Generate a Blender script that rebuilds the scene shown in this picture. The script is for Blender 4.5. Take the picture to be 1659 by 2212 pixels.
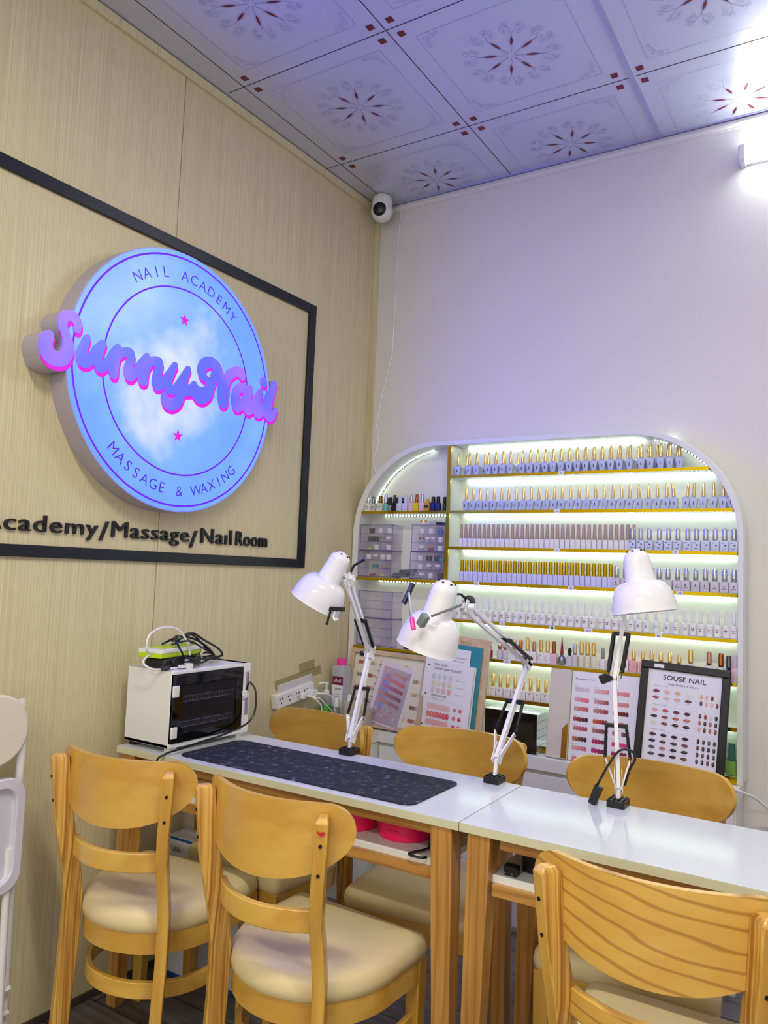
import bpy, math, random
import numpy as np
from mathutils import Matrix, Vector, Euler
random.seed(7)
sc = bpy.context.scene
for o in list(bpy.data.objects): bpy.data.objects.remove(o)
COL = sc.collection
PI = math.pi
H = 3.02                      # ceiling height

# ------------------------------------------------------------------ camera
F_PX, YAW, PITCH, ROLL = 1674.9071, -0.5627, 0.0754, 0.0396
cf = Vector((math.sin(YAW)*math.cos(PITCH), math.cos(YAW)*math.cos(PITCH), math.sin(PITCH)))
cr = Vector((math.cos(YAW), -math.sin(YAW), 0)); cu = cr.cross(cf)
cR = cr*math.cos(ROLL)+cu*math.sin(ROLL); cU = -cr*math.sin(ROLL)+cu*math.cos(ROLL)
cam = bpy.data.cameras.new('camera'); camo = bpy.data.objects.new('camera', cam); COL.objects.link(camo)
cam.sensor_fit = 'VERTICAL'; cam.sensor_height = 24; cam.sensor_width = 18; cam.lens = F_PX/2212*24
cam.clip_start = 0.05
m = Matrix.Identity(4)
for i in range(3):
    m[i][0] = cR[i]; m[i][1] = cU[i]; m[i][2] = -cf[i]
m[0][3], m[1][3], m[2][3] = 1.9683, -2.9668, H-1.7066
camo.matrix_world = m
sc.camera = camo
sc.cycles.transparent_max_bounces = 32

# ------------------------------------------------------------------ view + world
sc.view_settings.view_transform = 'Standard'; sc.view_settings.look = 'None'
sc.view_settings.gamma = 1; sc.view_settings.exposure = 0.08; sc.view_settings.use_curve_mapping = False
w = bpy.data.worlds.new('world'); sc.world = w; w.use_nodes = True
w.node_tree.nodes['Background'].inputs[0].default_value = (1.0, 0.97, 0.92, 1)
WORLD_STRENGTH = 1.2
w.node_tree.nodes['Background'].inputs[1].default_value = WORLD_STRENGTH
TUBE = 42.0; SIGN_GAIN = 1.0; LED_GAIN = 1.0

def area(name, loc, rot, sx, sy, power, col=(1, .95, .86)):
    l = bpy.data.lights.new(name, 'AREA'); l.shape = 'RECTANGLE'; l.size = sx; l.size_y = sy
    l.energy = power; l.color = col
    o = bpy.data.objects.new(name, l); COL.objects.link(o); o.location = loc; o.rotation_euler = rot
    return o
# ceiling lamps further back in the room, over and behind the camera
area('ceiling_lamp_light', (1.9, -2.35, H-.06), (0, 0, 0), 1.2, .10, 36)
area('ceiling_lamp_light', (1.3, -4.3, H-.06), (0, 0, 0), 1.2, .10, 40)

# ------------------------------------------------------------------ materials
def srgb(c):
    if isinstance(c, str): c = [int(c[i:i+2], 16) for i in (0, 2, 4)]
    v = [x/255 for x in c]
    return tuple((x/12.92 if x <= .04045 else ((x+.055)/1.055)**2.4) for x in v)+(1,)
def newmat(name):
    mt = bpy.data.materials.new(name); mt.use_nodes = True
    return mt, mt.node_tree.nodes, mt.node_tree.links
_mc = {}
def pm(name, col, rough=.5, metal=0, bump=0, bscale=200, var=0, vscale=8, coat=0, emit=None, es=0, alpha=1, spec=.5):
    if name in _mc: return _mc[name]
    mt, n, l = newmat(name); b = n['Principled BSDF']
    c = srgb(col); b.inputs['Base Color'].default_value = c
    b.inputs['Roughness'].default_value = rough; b.inputs['Metallic'].default_value = metal
    b.inputs['Coat Weight'].default_value = coat; b.inputs['Alpha'].default_value = alpha
    b.inputs['Specular IOR Level'].default_value = spec
    tc = n.new('ShaderNodeTexCoord')
    if var:
        nz = n.new('ShaderNodeTexNoise'); nz.inputs['Scale'].default_value = vscale; nz.inputs['Detail'].default_value = 4
        l.new(tc.outputs['Object'], nz.inputs['Vector'])
        mx = n.new('ShaderNodeMix'); mx.data_type = 'RGBA'
        mx.inputs[6].default_value = tuple(x*(1-var) for x in c[:3])+(1,); mx.inputs[7].default_value = tuple(min(1, x*(1+var)) for x in c[:3])+(1,)
        l.new(nz.outputs['Fac'], mx.inputs[0]); l.new(mx.outputs[2], b.inputs['Base Color'])
    if bump:
        nb = n.new('ShaderNodeTexNoise'); nb.inputs['Scale'].default_value = bscale; nb.inputs['Detail'].default_value = 3
        l.new(tc.outputs['Object'], nb.inputs['Vector'])
        bm_ = n.new('ShaderNodeBump'); bm_.inputs['Strength'].default_value = bump; bm_.inputs['Distance'].default_value = .002
        l.new(nb.outputs['Fac'], bm_.inputs['Height']); l.new(bm_.outputs['Normal'], b.inputs['Normal'])
    if emit:
        b.inputs['Emission Color'].default_value = srgb(emit); b.inputs['Emission Strength'].default_value = es
    _mc[name] = mt
    return mt
def woodmat(name, c1, c2, scale=(2, 30, 30), rough=.35, dist=.5, coat=.3, dark=None, bump=.15, contrast=(.35, .7), detail=5):
    """grain streaks: low frequency along the first axis given by a small scale"""
    mt, n, l = newmat(name); b = n['Principled BSDF']
    tc = n.new('ShaderNodeTexCoord'); mp = n.new('ShaderNodeMapping'); mp.inputs['Scale'].default_value = scale
    l.new(tc.outputs['Object'], mp.inputs[0])
    nz = n.new('ShaderNodeTexNoise'); nz.inputs['Scale'].default_value = 1; nz.inputs['Detail'].default_value = detail; nz.inputs['Distortion'].default_value = dist
    l.new(mp.outputs[0], nz.inputs['Vector'])
    cr_ = n.new('ShaderNodeValToRGB'); cr_.color_ramp.elements[0].position = contrast[0]; cr_.color_ramp.elements[1].position = contrast[1]
    cr_.color_ramp.elements[0].color = srgb(c1); cr_.color_ramp.elements[1].color = srgb(c2)
    l.new(nz.outputs['Fac'], cr_.inputs[0]); out = cr_.outputs[0]
    if dark:
        wv = n.new('ShaderNodeTexWave'); wv.inputs['Scale'].default_value = dark[1]; wv.inputs['Distortion'].default_value = dark[2]; wv.inputs['Detail'].default_value = 2
        wv.inputs['Detail Scale'].default_value = dark[3]; wv.bands_direction = dark[4]
        mp2 = n.new('ShaderNodeMapping'); mp2.inputs['Scale'].default_value = dark[5]
        if len(dark) > 7: mp2.inputs['Rotation'].default_value = (0, -dark[7], 0)
        l.new(tc.outputs['Object'], mp2.inputs[0]); l.new(mp2.outputs[0], wv.inputs[0])
        r2 = n.new('ShaderNodeValToRGB'); r2.color_ramp.elements[0].position = 0; r2.color_ramp.elements[1].position = dark[8] if len(dark) > 8 else .3
        r2.color_ramp.elements[0].color = (1, 1, 1, 1); r2.color_ramp.elements[1].color = (0, 0, 0, 1)
        l.new(wv.outputs['Fac'], r2.inputs[0])
        ml = n.new('ShaderNodeMath'); ml.operation = 'MULTIPLY'; ml.inputs[1].default_value = dark[6]; l.new(r2.outputs[0], ml.inputs[0])
        mx = n.new('ShaderNodeMix'); mx.data_type = 'RGBA'; l.new(ml.outputs[0], mx.inputs[0]); l.new(out, mx.inputs[6]); mx.inputs[7].default_value = srgb(dark[0])
        out = mx.outputs[2]
    l.new(out, b.inputs['Base Color']); b.inputs['Roughness'].default_value = rough; b.inputs['Coat Weight'].default_value = coat; b.inputs['Coat Roughness'].default_value = .15
    if bump:
        bm_ = n.new('ShaderNodeBump'); bm_.inputs['Strength'].default_value = bump; bm_.inputs['Distance'].default_value = .001
        l.new(nz.outputs['Fac'], bm_.inputs['Height']); l.new(bm_.outputs['Normal'], b.inputs['Normal'])
    return mt
def emat(name, col, s):
    mt, n, l = newmat(name); b = n['Principled BSDF']; b.inputs['Base Color'].default_value = srgb(col)
    b.inputs['Emission Color'].default_value = srgb(col); b.inputs['Emission Strength'].default_value = s
    return mt
def clearmat(name, tint=(235, 232, 245), a=.78, rough=.05):
    mt, n, l = newmat(name); n.remove(n['Principled BSDF'])
    t = n.new('ShaderNodeBsdfTransparent'); t.inputs[0].default_value = srgb(tint)
    g = n.new('ShaderNodeBsdfPrincipled'); g.inputs['Base Color'].default_value = srgb(tint); g.inputs['Roughness'].default_value = rough
    mx = n.new('ShaderNodeMixShader'); fr = n.new('ShaderNodeFresnel'); fr.inputs[0].default_value = 1.45
    ml = n.new('ShaderNodeMath'); ml.operation = 'MULTIPLY'; ml.inputs[1].default_value = .6; l.new(fr.outputs[0], ml.inputs[0])
    ad = n.new('ShaderNodeMath'); ad.operation = 'ADD'; ad.inputs[1].default_value = 1-a; l.new(ml.outputs[0], ad.inputs[0])
    ge = n.new('ShaderNodeNewGeometry'); iv = n.new('ShaderNodeMath'); iv.operation = 'SUBTRACT'; iv.inputs[0].default_value = 1; l.new(ge.outputs['Backfacing'], iv.inputs[1])
    m2 = n.new('ShaderNodeMath'); m2.operation = 'MULTIPLY'; l.new(ad.outputs[0], m2.inputs[0]); l.new(iv.outputs[0], m2.inputs[1])
    l.new(m2.outputs[0], mx.inputs[0]); l.new(t.outputs[0], mx.inputs[1]); l.new(g.outputs[0], mx.inputs[2])
    l.new(mx.outputs[0], n['Material Output'].inputs[0])
    return mt
def attrmat(name, rough=.5):
    mt, n, l = newmat(name); b = n['Principled BSDF']; a = n.new('ShaderNodeAttribute'); a.attribute_name = 'ink'
    l.new(a.outputs['Color'], b.inputs['Base Color']); b.inputs['Roughness'].default_value = rough
    return mt

M = dict(
 plaster=pm('white_plaster', (222, 218, 212), .55, bump=.25, bscale=60, var=.03, vscale=2),
 white=pm('white_paint', (226, 228, 224), .35, var=.02),
 whiteplastic=pm('white_plastic', (232, 232, 230), .25),
 lampwhite=pm('white_enamel', (238, 236, 238), .12, coat=.6),
 tablewhite=pm('white_laminate', (214, 217, 218), .13, coat=0),
 tableedge=pm('yellowed_laminate_edge', (214, 212, 176), .35, var=.05, vscale=30),
 black=pm('black_paint', (10, 13, 24), .35),
 blackplastic=pm('black_plastic', (14, 14, 18), .35),
 dark=pm('dark_gap', (14, 12, 10), .9),
 darkgrey=pm('dark_grey', (45, 45, 50), .5),
 gold=pm('gold_trim', (196, 164, 20), .18, metal=1, var=.15, vscale=5),
 goldcap=pm('gold_cap', (238, 208, 130), .2, metal=.75),
 rosegold=pm('rose_gold_cap', (205, 160, 130), .2, metal=1),
 copper=pm('copper_cap', (180, 110, 70), .25, metal=1),
 silver=pm('silver_cap', (205, 205, 215), .15, metal=1),
 steel=pm('steel', (150, 152, 155), .3, metal=1),
 taupe=pm('taupe_cap', (176, 150, 138), .35),
 bluegrey=pm('blue_grey_lacquer', (190, 200, 228), .15, coat=.4),
 paleblue=pm('pale_blue_box', (205, 212, 232), .3),
 offwhite=pm('off_white_lacquer', (232, 230, 222), .18, coat=.4),
 greywhite=pm('grey_white_box', (205, 200, 204), .4),
 cream=pm('cream_vinyl', (226, 208, 156), .42, bump=.12, bscale=500, var=.02, spec=.4),
 foldcream=pm('cream_padding', (222, 216, 198), .5),
 pink=pm('hot_pink_plastic', (255, 20, 100), .35, emit=(255, 20, 100), es=0),
 pinkcap=pm('pink_cap', (235, 60, 160), .3),
 palepink=pm('pale_pink', (228, 190, 198), .2, coat=.3),
 mint=pm('mint_green', (110, 190, 165), .2, coat=.3),
 yellow=pm('yellow', (222, 200, 30), .25),
 amber=pm('amber_yellow', (210, 160, 30), .25),
 navy=pm('navy_blue', (25, 40, 95), .25),
 lilac=pm('lilac_white', (206, 206, 236), .2, coat=.3),
 red=pm('dark_red', (150, 15, 30), .2, coat=.4),
 lime=pm('lime_green', (190, 220, 30), .4),
 green=pm('green_gel', (60, 160, 30), .2),
 darkgreen=pm('dark_green', (50, 110, 100), .3),
 olive=pm('olive_green', (110, 150, 60), .3),
 teal=pm('teal_board', (50, 140, 155), .5),
 paper=pm('white_paper', (236, 236, 240), .5),
 creampaper=pm('cream_card', (222, 212, 190), .5),
 burgundy=pm('burgundy', (120, 15, 70), .4),
 blue=pm('blue_edge', (20, 90, 170), .4),
 cardboard=pm('cardboard', (205, 185, 130), .6, var=.05),
 bagfabric=pm('grey_beige_fabric', (170, 155, 130), .6, var=.1, vscale=15),
 maroon=pm('maroon_inlay', (110, 8, 38), .3),
 clear=clearmat('clear_acrylic', (251, 250, 253), .92),
 clearline=clearmat('clear_acrylic_edge', (225, 220, 240), .45),
 bottleclear=clearmat('clear_bottle', (228, 230, 235), .7),
 smoke=clearmat('smoked_glass', (200, 200, 208), .99, .06),
 tape=clearmat('clear_tape', (252, 248, 232), .97, .2),
 ink=attrmat('printed_ink'),
 silvertape=pm('silver_emboss', (170, 172, 206), .3, metal=.3),
)
M['chairwood'] = woodmat('honey_plywood', (202, 152, 58), (224, 180, 82), (3, 14, 14), .28, .6, .45)
M['chairwood_v'] = woodmat('honey_plywood_upright', (200, 148, 54), (224, 178, 80), (26, 26, 2), .3, .4, .4)
M['chairash'] = woodmat('figured_ash_plywood', (206, 158, 66), (228, 184, 90), (3, 12, 12), .28, .6, .45, dark=((146, 86, 28), 2.2, 9, .8, 'Z', (1.3, 1, 6), .6, .6, .16))
M['lamedge'] = woodmat('laminated_edge', (164, 106, 32), (224, 178, 84), (4, 190, 1.5), .35, .1, .35, contrast=(.38, .62), detail=4)
M['tablewood'] = woodmat('oak_table_wood', (170, 118, 50), (204, 152, 76), (3, 36, 36), .38, .5, .2, dark=((130, 76, 24), 3, 6, 1, 'Z', (1, 4, 4), .45))
M['tablewood_v'] = woodmat('oak_table_leg', (172, 120, 52), (206, 154, 78), (40, 40, 2), .38, .4, .2, dark=((134, 80, 28), 3, 5, 1, 'X', (5, 5, .6), .4))
M['veneer'] = woodmat('pale_wood_veneer', (198, 185, 142), (224, 213, 172), (30, 270, 1.3), .42, .1, .05, contrast=(.3, .7), bump=.15, detail=7)
M['pine'] = woodmat('pine_board', (206, 178, 138), (224, 200, 164), (40, 30, 3), .5, .3, 0)
M['picwood'] = woodmat('pale_wood_moulding', (190, 164, 134), (214, 190, 160), (10, 10, 10), .5, .3, 0)
M['seatframewood'] = M['chairwood']

def matmat():   # speckled felt mat
    mt, n, l = newmat('speckled_dark_mat'); b = n['Principled BSDF']; tc = n.new('ShaderNodeTexCoord')
    nz = n.new('ShaderNodeTexNoise'); nz.inputs['Scale'].default_value = 45; nz.inputs['Detail'].default_value = 8; nz.inputs['Roughness'].default_value = .75
    l.new(tc.outputs['Object'], nz.inputs['Vector'])
    r = n.new('ShaderNodeValToRGB'); e = r.color_ramp.elements
    e[0].position = .4; e[0].color = srgb((16, 18, 28)); e[1].position = .70; e[1].color = srgb((150, 148, 160))
    e.new(.58).color = srgb((46, 48, 64)); e.new(.5).color = srgb((22, 26, 40))
    l.new(nz.outputs['Fac'], r.inputs[0]); l.new(r.outputs[0], b.inputs['Base Color']); b.inputs['Roughness'].default_value = .75
    v = n.new('ShaderNodeBump'); v.inputs['Strength'].default_value = .3; v.inputs['Distance'].default_value = .001
    l.new(nz.outputs['Fac'], v.inputs['Height']); l.new(v.outputs['Normal'], b.inputs['Normal'])
    return mt
M['mat'] = matmat()
def floormat():
    mt, n, l = newmat('grey_wood_floor_planks'); b = n['Principled BSDF']; tc = n.new('ShaderNodeTexCoord')
    br = n.new('ShaderNodeTexBrick'); br.inputs['Scale'].default_value = 1; br.inputs['Brick Width'].default_value = 1.2; br.inputs['Row Height'].default_value = .15
    br.inputs['Mortar Size'].default_value = .0025; br.inputs['Color1'].default_value = srgb((128, 122, 120)); br.inputs['Color2'].default_value = srgb((104, 98, 96)); br.inputs['Mortar'].default_value = srgb((40, 36, 34))
    l.new(tc.outputs['Object'], br.inputs['Vector'])
    mp = n.new('ShaderNodeMapping'); mp.inputs['Scale'].default_value = (3, 50, 1); l.new(tc.outputs['Object'], mp.inputs[0])
    nz = n.new('ShaderNodeTexNoise'); nz.inputs['Scale'].default_value = 1; nz.inputs['Detail'].default_value = 6; l.new(mp.outputs[0], nz.inputs['Vector'])
    mx = n.new('ShaderNodeMix'); mx.data_type = 'RGBA'; mx.blend_type = 'MULTIPLY'; mx.inputs[0].default_value = .7
    r = n.new('ShaderNodeValToRGB'); r.color_ramp.elements[0].color = (.35, .33, .32, 1); r.color_ramp.elements[1].color = (1.1, 1.1, 1.1, 1); r.color_ramp.elements[0].position = .3; r.color_ramp.elements[1].position = .65
    l.new(nz.outputs['Fac'], r.inputs[0]); l.new(br.outputs['Color'], mx.inputs[6]); l.new(r.outputs[0], mx.inputs[7]); l.new(mx.outputs[2], b.inputs['Base Color'])
    b.inputs['Roughness'].default_value = .4
    return mt
M['floor'] = floormat()
def ceilmat():
    mt, n, l = newmat('pearl_ceiling_tile'); b = n['Principled BSDF']; tc = n.new('ShaderNodeTexCoord')
    b.inputs['Base Color'].default_value = srgb((206, 210, 226)); b.inputs['Roughness'].default_value = .34; b.inputs['Metallic'].default_value = .4
    nz = n.new('ShaderNodeTexNoise'); nz.inputs['Scale'].default_value = 3; nz.inputs['Detail'].default_value = 3; l.new(tc.outputs['Object'], nz.inputs['Vector'])
    bp = n.new('ShaderNodeBump'); bp.inputs['Strength'].default_value = .25; bp.inputs['Distance'].default_value = .01
    l.new(nz.outputs['Fac'], bp.inputs['Height']); l.new(bp.outputs['Normal'], b.inputs['Normal'])
    return mt
M['ceiling'] = ceilmat()
def signface():
    mt, n, l = newmat('lit_cloudy_blue_acrylic'); b = n['Principled BSDF']; tc = n.new('ShaderNodeTexCoord')
    mp = n.new('ShaderNodeMapping'); mp.inputs['Location'].default_value = (0, 1.2, -1.9); l.new(tc.outputs['Object'], mp.inputs[0])
    ln = n.new('ShaderNodeVectorMath'); ln.operation = 'LENGTH'; l.new(mp.outputs[0], ln.inputs[0])
    nz = n.new('ShaderNodeTexNoise'); nz.inputs['Scale'].default_value = 6; nz.inputs['Detail'].default_value = 3; l.new(tc.outputs['Object'], nz.inputs['Vector'])
    mr = n.new('ShaderNodeMapRange'); mr.inputs['From Min'].default_value = 0; mr.inputs['From Max'].default_value = .42; mr.inputs['To Min'].default_value = .50; mr.inputs['To Max'].default_value = -.06
    l.new(ln.outputs['Value'], mr.inputs[0])
    ad = n.new('ShaderNodeMath'); ad.operation = 'ADD'; l.new(nz.outputs['Fac'], ad.inputs[0]); l.new(mr.outputs[0], ad.inputs[1])
    r = n.new('ShaderNodeValToRGB'); e = r.color_ramp.elements; e[0].position = .42; e[0].color = (.125, .30, 10.5, 1); e[1].position = .98; e[1].color = (.56, .62, 6.0, 1)
    e.new(.66).color = (.17, .36, 10.5, 1)
    l.new(ad.outputs[0], r.inputs[0]); l.new(r.outputs[0], b.inputs['Emission Color']); b.inputs['Emission Strength'].default_value = 1.15*SIGN_GAIN
    b.inputs['Base Color'].default_value = (.02, .04, .12, 1); b.inputs['Roughness'].default_value = .25
    return mt
M['signface'] = signface()
def letterface():
    mt, n, l = newmat('lit_violet_letter_face'); b = n['Principled BSDF']; tc = n.new('ShaderNodeTexCoord')
    nz = n.new('ShaderNodeTexNoise'); nz.inputs['Scale'].default_value = 4; l.new(tc.outputs['Object'], nz.inputs['Vector'])
    r = n.new('ShaderNodeValToRGB'); e = r.color_ramp.elements; e[0].position = .4; e[0].color = (.11, .13, 2.2, 1); e[1].position = .62; e[1].color = (.42, .16, 2.0, 1)
    l.new(nz.outputs['Fac'], r.inputs[0]); l.new(r.outputs[0], b.inputs['Emission Color']); b.inputs['Emission Strength'].default_value = .95
    b.inputs['Base Color'].default_value = (.02, .02, .05, 1); b.inputs['Roughness'].default_value = .3
    return mt
M['letterface'] = letterface()
M['violetink'] = pm('violet_ink', (60, 10, 120), .4, emit=(70, 10, 150), es=.5)
M['letterside'] = emat('lit_magenta_acrylic', (186, 0, 176), .8)
M['signline'] = emat('violet_vinyl', (92, 0, 205), .75)
M['signside'] = pm('grey_sign_return', (176, 168, 180), .4)
M['tube'] = emat('lit_tube', (246, 251, 255), TUBE)
M['led'] = emat('lit_led', (232, 250, 246), 20*LED_GAIN)
M['leddim'] = emat('lit_led_dim', (232, 250, 246), 7*LED_GAIN)
M['ledstrip'] = emat('led_tape', (230, 255, 238), 3.0*LED_GAIN)
M['quilt'] = pm('cream_quilted_cover', (214, 206, 190), .4, bump=.4, bscale=120, var=.04, vscale=60)

# ------------------------------------------------------------------ mesh builder
class B:
    def __init__(s): s.v = []; s.f = []; s.mi = []; s.c = []; s.M = Matrix.Identity(4); s.m = 0; s.col = (1, 1, 1, 1)
    def av(s, p): s.v.append(s.M @ Vector(p)); return len(s.v)-1
    def face(s, idx): s.f.append(idx); s.mi.append(s.m); s.c.append(s.col)
    def poly(s, pts): s.face([s.av(p) for p in pts])
    def box(s, x0, x1, y0, y1, z0, z1):
        i = [s.av((x, y, z)) for z in (z0, z1) for y in (y0, y1) for x in (x0, x1)]
        for q in ((0, 2, 3, 1), (4, 5, 7, 6), (0, 1, 5, 4), (2, 6, 7, 3), (0, 4, 6, 2), (1, 3, 7, 5)): s.face([i[k] for k in q])
    def cbox(s, c, d): s.box(c[0]-d[0]/2, c[0]+d[0]/2, c[1]-d[1]/2, c[1]+d[1]/2, c[2]-d[2]/2, c[2]+d[2]/2)
    def rings(s, rs, closed=True, cap0=True, cap1=True):
        ids = [[s.av(p) for p in r] for r in rs]; n = len(ids[0])
        for a, b in zip(ids, ids[1:]):
            for k in range(n if closed else n-1): s.face([a[k], a[(k+1) % n], b[(k+1) % n], b[k]])
        if cap0: s.face(ids[0][::-1])
        if cap1: s.face(ids[-1])
    def lathe(s, prof, n=20, c=(0, 0, 0), cap0=True, cap1=True, sq=None):
        """prof [(r,z)]; sq=k gives a rounded-square section"""
        rs = []
        for r, z in prof:
            ring = []
            for k in range(n):
                a = 2*PI*(k+.5)/n
                q = 1 if not sq else 1/((abs(math.cos(a))**sq+abs(math.sin(a))**sq)**(1/sq))
                ring.append((c[0]+r*q*math.cos(a), c[1]+r*q*math.sin(a), c[2]+z))
            rs.append(ring)
        s.rings(rs, True, cap0, cap1)
    def tube(s, path, r, n=8, cap=True):
        P = [Vector(p) for p in path]; rs = []
        up = None
        for i, p in enumerate(P):
            t = (P[min(i+1, len(P)-1)]-P[max(i-1, 0)]).normalized()
            if up is None: up = Vector((0, 0, 1)) if abs(t.z) < .9 else Vector((1, 0, 0))
            a = t.cross(up).normalized(); b = a.cross(t).normalized(); up = b
            rr = r[i] if isinstance(r, (list, tuple)) else r
            rs.append([tuple(p+a*rr*math.cos(2*PI*k/n)+b*rr*math.sin(2*PI*k/n)) for k in range(n)])
        s.rings(rs, True, cap, cap)
    def bar(s, p0, p1, wd, th, side=(0, 1, 0)):
        """square bar between two points"""
        p0, p1 = Vector(p0), Vector(p1); t = (p1-p0).normalized(); sd = Vector(side); b = t.cross(sd).normalized(); a = b.cross(t).normalized()
        rs = [[tuple(p+a*x*wd/2+b*y*th/2) for x, y in ((-1, -1), (1, -1), (1, 1), (-1, 1))] for p in (p0, p1)]
        s.rings(rs)
    def prism(s, pts, z0, z1, ax='z'):
        def P(p, h): return {'z': (p[0], p[1], h), 'y': (p[0], h, p[1]), 'x': (h, p[0], p[1])}[ax]
        s.rings([[P(p, z0) for p in pts], [P(p, z1) for p in pts]])
    def geo(s, g, T=None):
        vs, fs = g; base = len(s.v)
        for v in vs: s.v.append(s.M @ (T @ Vector(v) if T else Vector(v)))
        for f in fs: s.face([base+i for i in f])
    def build(s, name, mats, parent=None, smooth=35, bevel=0, bseg=2, solid=0):
        me = bpy.data.meshes.new(name); me.from_pydata([tuple(v) for v in s.v], [], s.f)
        mats = mats if isinstance(mats, (list, tuple)) else [mats]
        for q in mats: me.materials.append(q)
        me.polygons.foreach_set('material_index', s.mi)
        if any(c != (1, 1, 1, 1) for c in s.c):
            at = me.color_attributes.new('ink', 'FLOAT_COLOR', 'CORNER'); k = 0
            for p, c in zip(me.polygons, s.c):
                for _ in range(p.loop_total): at.data[k].color = c; k += 1
        me.validate(); me.update()
        if smooth: me.shade_smooth(); me.set_sharp_from_angle(angle=math.radians(smooth))
        o = bpy.data.objects.new(name, me); COL.objects.link(o)
        if parent: o.parent = parent
        if solid: md = o.modifiers.new('solid', 'SOLIDIFY'); md.thickness = solid; md.offset = 0
        if bevel: md = o.modifiers.new('bevel', 'BEVEL'); md.width = bevel; md.segments = bseg; md.limit_method = 'ANGLE'; md.angle_limit = math.radians(40)
        return o
def tag(o, label=None, cat=None, group=None, kind=None):
    if label: o['label'] = label
    if cat: o['category'] = cat
    if group: o['group'] = group
    if kind: o['kind'] = kind
    return o
def thing(name, label, cat, loc=(0, 0, 0), rz=0, group=None, rot=None):
    o = bpy.data.objects.new(name, None); COL.objects.link(o); o.empty_display_size = .05
    o.location = loc; o.rotation_euler = rot if rot else (0, 0, rz)
    return tag(o, label, cat, group)
def kids(o): return [c for c in bpy.data.objects if c.parent == o]
def copy_tree(o, label=None, group=None, loc=None, rz=None, parent=None):
    c = o.copy(); COL.objects.link(c)
    if parent: c.parent = parent
    if label: c['label'] = label
    if group: c['group'] = group
    if loc is not None: c.location = loc
    if rz is not None: c.rotation_euler = (0, 0, rz)
    for k in o.children: copy_tree(k, parent=c)
    return c
def struct(b, name, mats, **k): return tag(b.build(name, mats, **k), kind='structure')

def loop(pts, n=40):
    P = [Vector(p) for p in pts]; out_ = []
    for i in range(len(P)-1):
        p0, p1, p2, p3 = P[max(i-1, 0)], P[i], P[i+1], P[min(i+2, len(P)-1)]
        for k in range(8): tt = k/8; out_.append(tuple(.5*((2*p1)+(-p0+p2)*tt+(2*p0-5*p1+4*p2-p3)*tt**2+(-p0+3*p1-3*p2+p3)*tt**3)))
    return out_+[tuple(P[-1])]
# text to geometry in the local XY plane, extruded in z 0..ext
def textgeo(s, ext=.001, bold=0, width=None, height=None, spacing=1, align='LEFT', shear=0):
    cu_ = bpy.data.curves.new('t', 'FONT'); cu_.body = s; cu_.size = 1; cu_.offset = bold; cu_.space_character = spacing; cu_.resolution_u = 3; cu_.shear = shear
    o = bpy.data.objects.new('t', cu_); COL.objects.link(o); bpy.context.view_layer.update()
    me = bpy.data.meshes.new_from_object(o.evaluated_get(bpy.context.evaluated_depsgraph_get()))
    vs = [v.co.copy() for v in me.vertices]; fs = [list(p.vertices) for p in me.polygons]
    bpy.data.objects.remove(o); bpy.data.curves.remove(cu_); bpy.data.meshes.remove(me)
    if not vs: return [], []
    x0, x1 = min(v.x for v in vs), max(v.x for v in vs)
    sx = (width/(x1-x0)) if width else None; sy = (height/.73) if height else sx
    if sx is None: sx = sy
    off = {'LEFT': x0, 'CENTER': (x0+x1)/2}[align]
    vs = [Vector(((v.x-off)*sx, v.y*sy, 0)) for v in vs]
    if not ext: return vs, fs
    return extrude(vs, fs, ext)
def extrude(vs, fs, ext):
    n = len(vs); V = list(vs)+[Vector((v.x, v.y, v.z+ext)) for v in vs]
    Fc = [f[::-1] for f in fs]+[[i+n for i in f] for f in fs]
    cnt = {}
    for f in fs:
        for a, b in zip(f, f[1:]+f[:1]): cnt[(a, b)] = 1
    for (a, b) in list(cnt):
        if (b, a) not in cnt: Fc.append([a, b, b+n, a+n])
    return V, Fc
def fillgeo(loops, ext):
    """fill closed 2-D loops (with holes) through a filled 2-D curve"""
    cu_ = bpy.data.curves.new('t', 'CURVE'); cu_.dimensions = '2D'; cu_.fill_mode = 'BOTH'
    for lp in loops:
        sp = cu_.splines.new('POLY'); sp.points.add(len(lp)-1); sp.use_cyclic_u = True
        for p, q in zip(sp.points, lp): p.co = (q[0], q[1], 0, 1)
    o = bpy.data.objects.new('t', cu_); COL.objects.link(o); bpy.context.view_layer.update()
    me = bpy.data.meshes.new_from_object(o.evaluated_get(bpy.context.evaluated_depsgraph_get()))
    vs = [v.co.copy() for v in me.vertices]; fs = [list(p.vertices) for p in me.polygons]
    bpy.data.objects.remove(o); bpy.data.curves.remove(cu_); bpy.data.meshes.remove(me)
    # orient up
    out = []
    for f in fs:
        a, b, c = vs[f[0]], vs[f[1]], vs[f[2]]
        out.append(f if (b-a).cross(c-a).z > 0 else f[::-1])
    return extrude(vs, out, ext) if ext else (vs, out)
# frames: local x -> along, local y -> up, local z -> out of surface
def frame(o, ux, uy):
    ux, uy = Vector(ux).normalized(), Vector(uy).normalized(); uz = ux.cross(uy)
    T = Matrix.Identity(4)
    for i in range(3): T[i][0] = ux[i]; T[i][1] = uy[i]; T[i][2] = uz[i]; T[i][3] = o[i]
    return T
WALL = frame((0, 0, 0), (0, 1, 0), (0, 0, 1))     # left wall local: x=y_world, y=z, z=off

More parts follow.
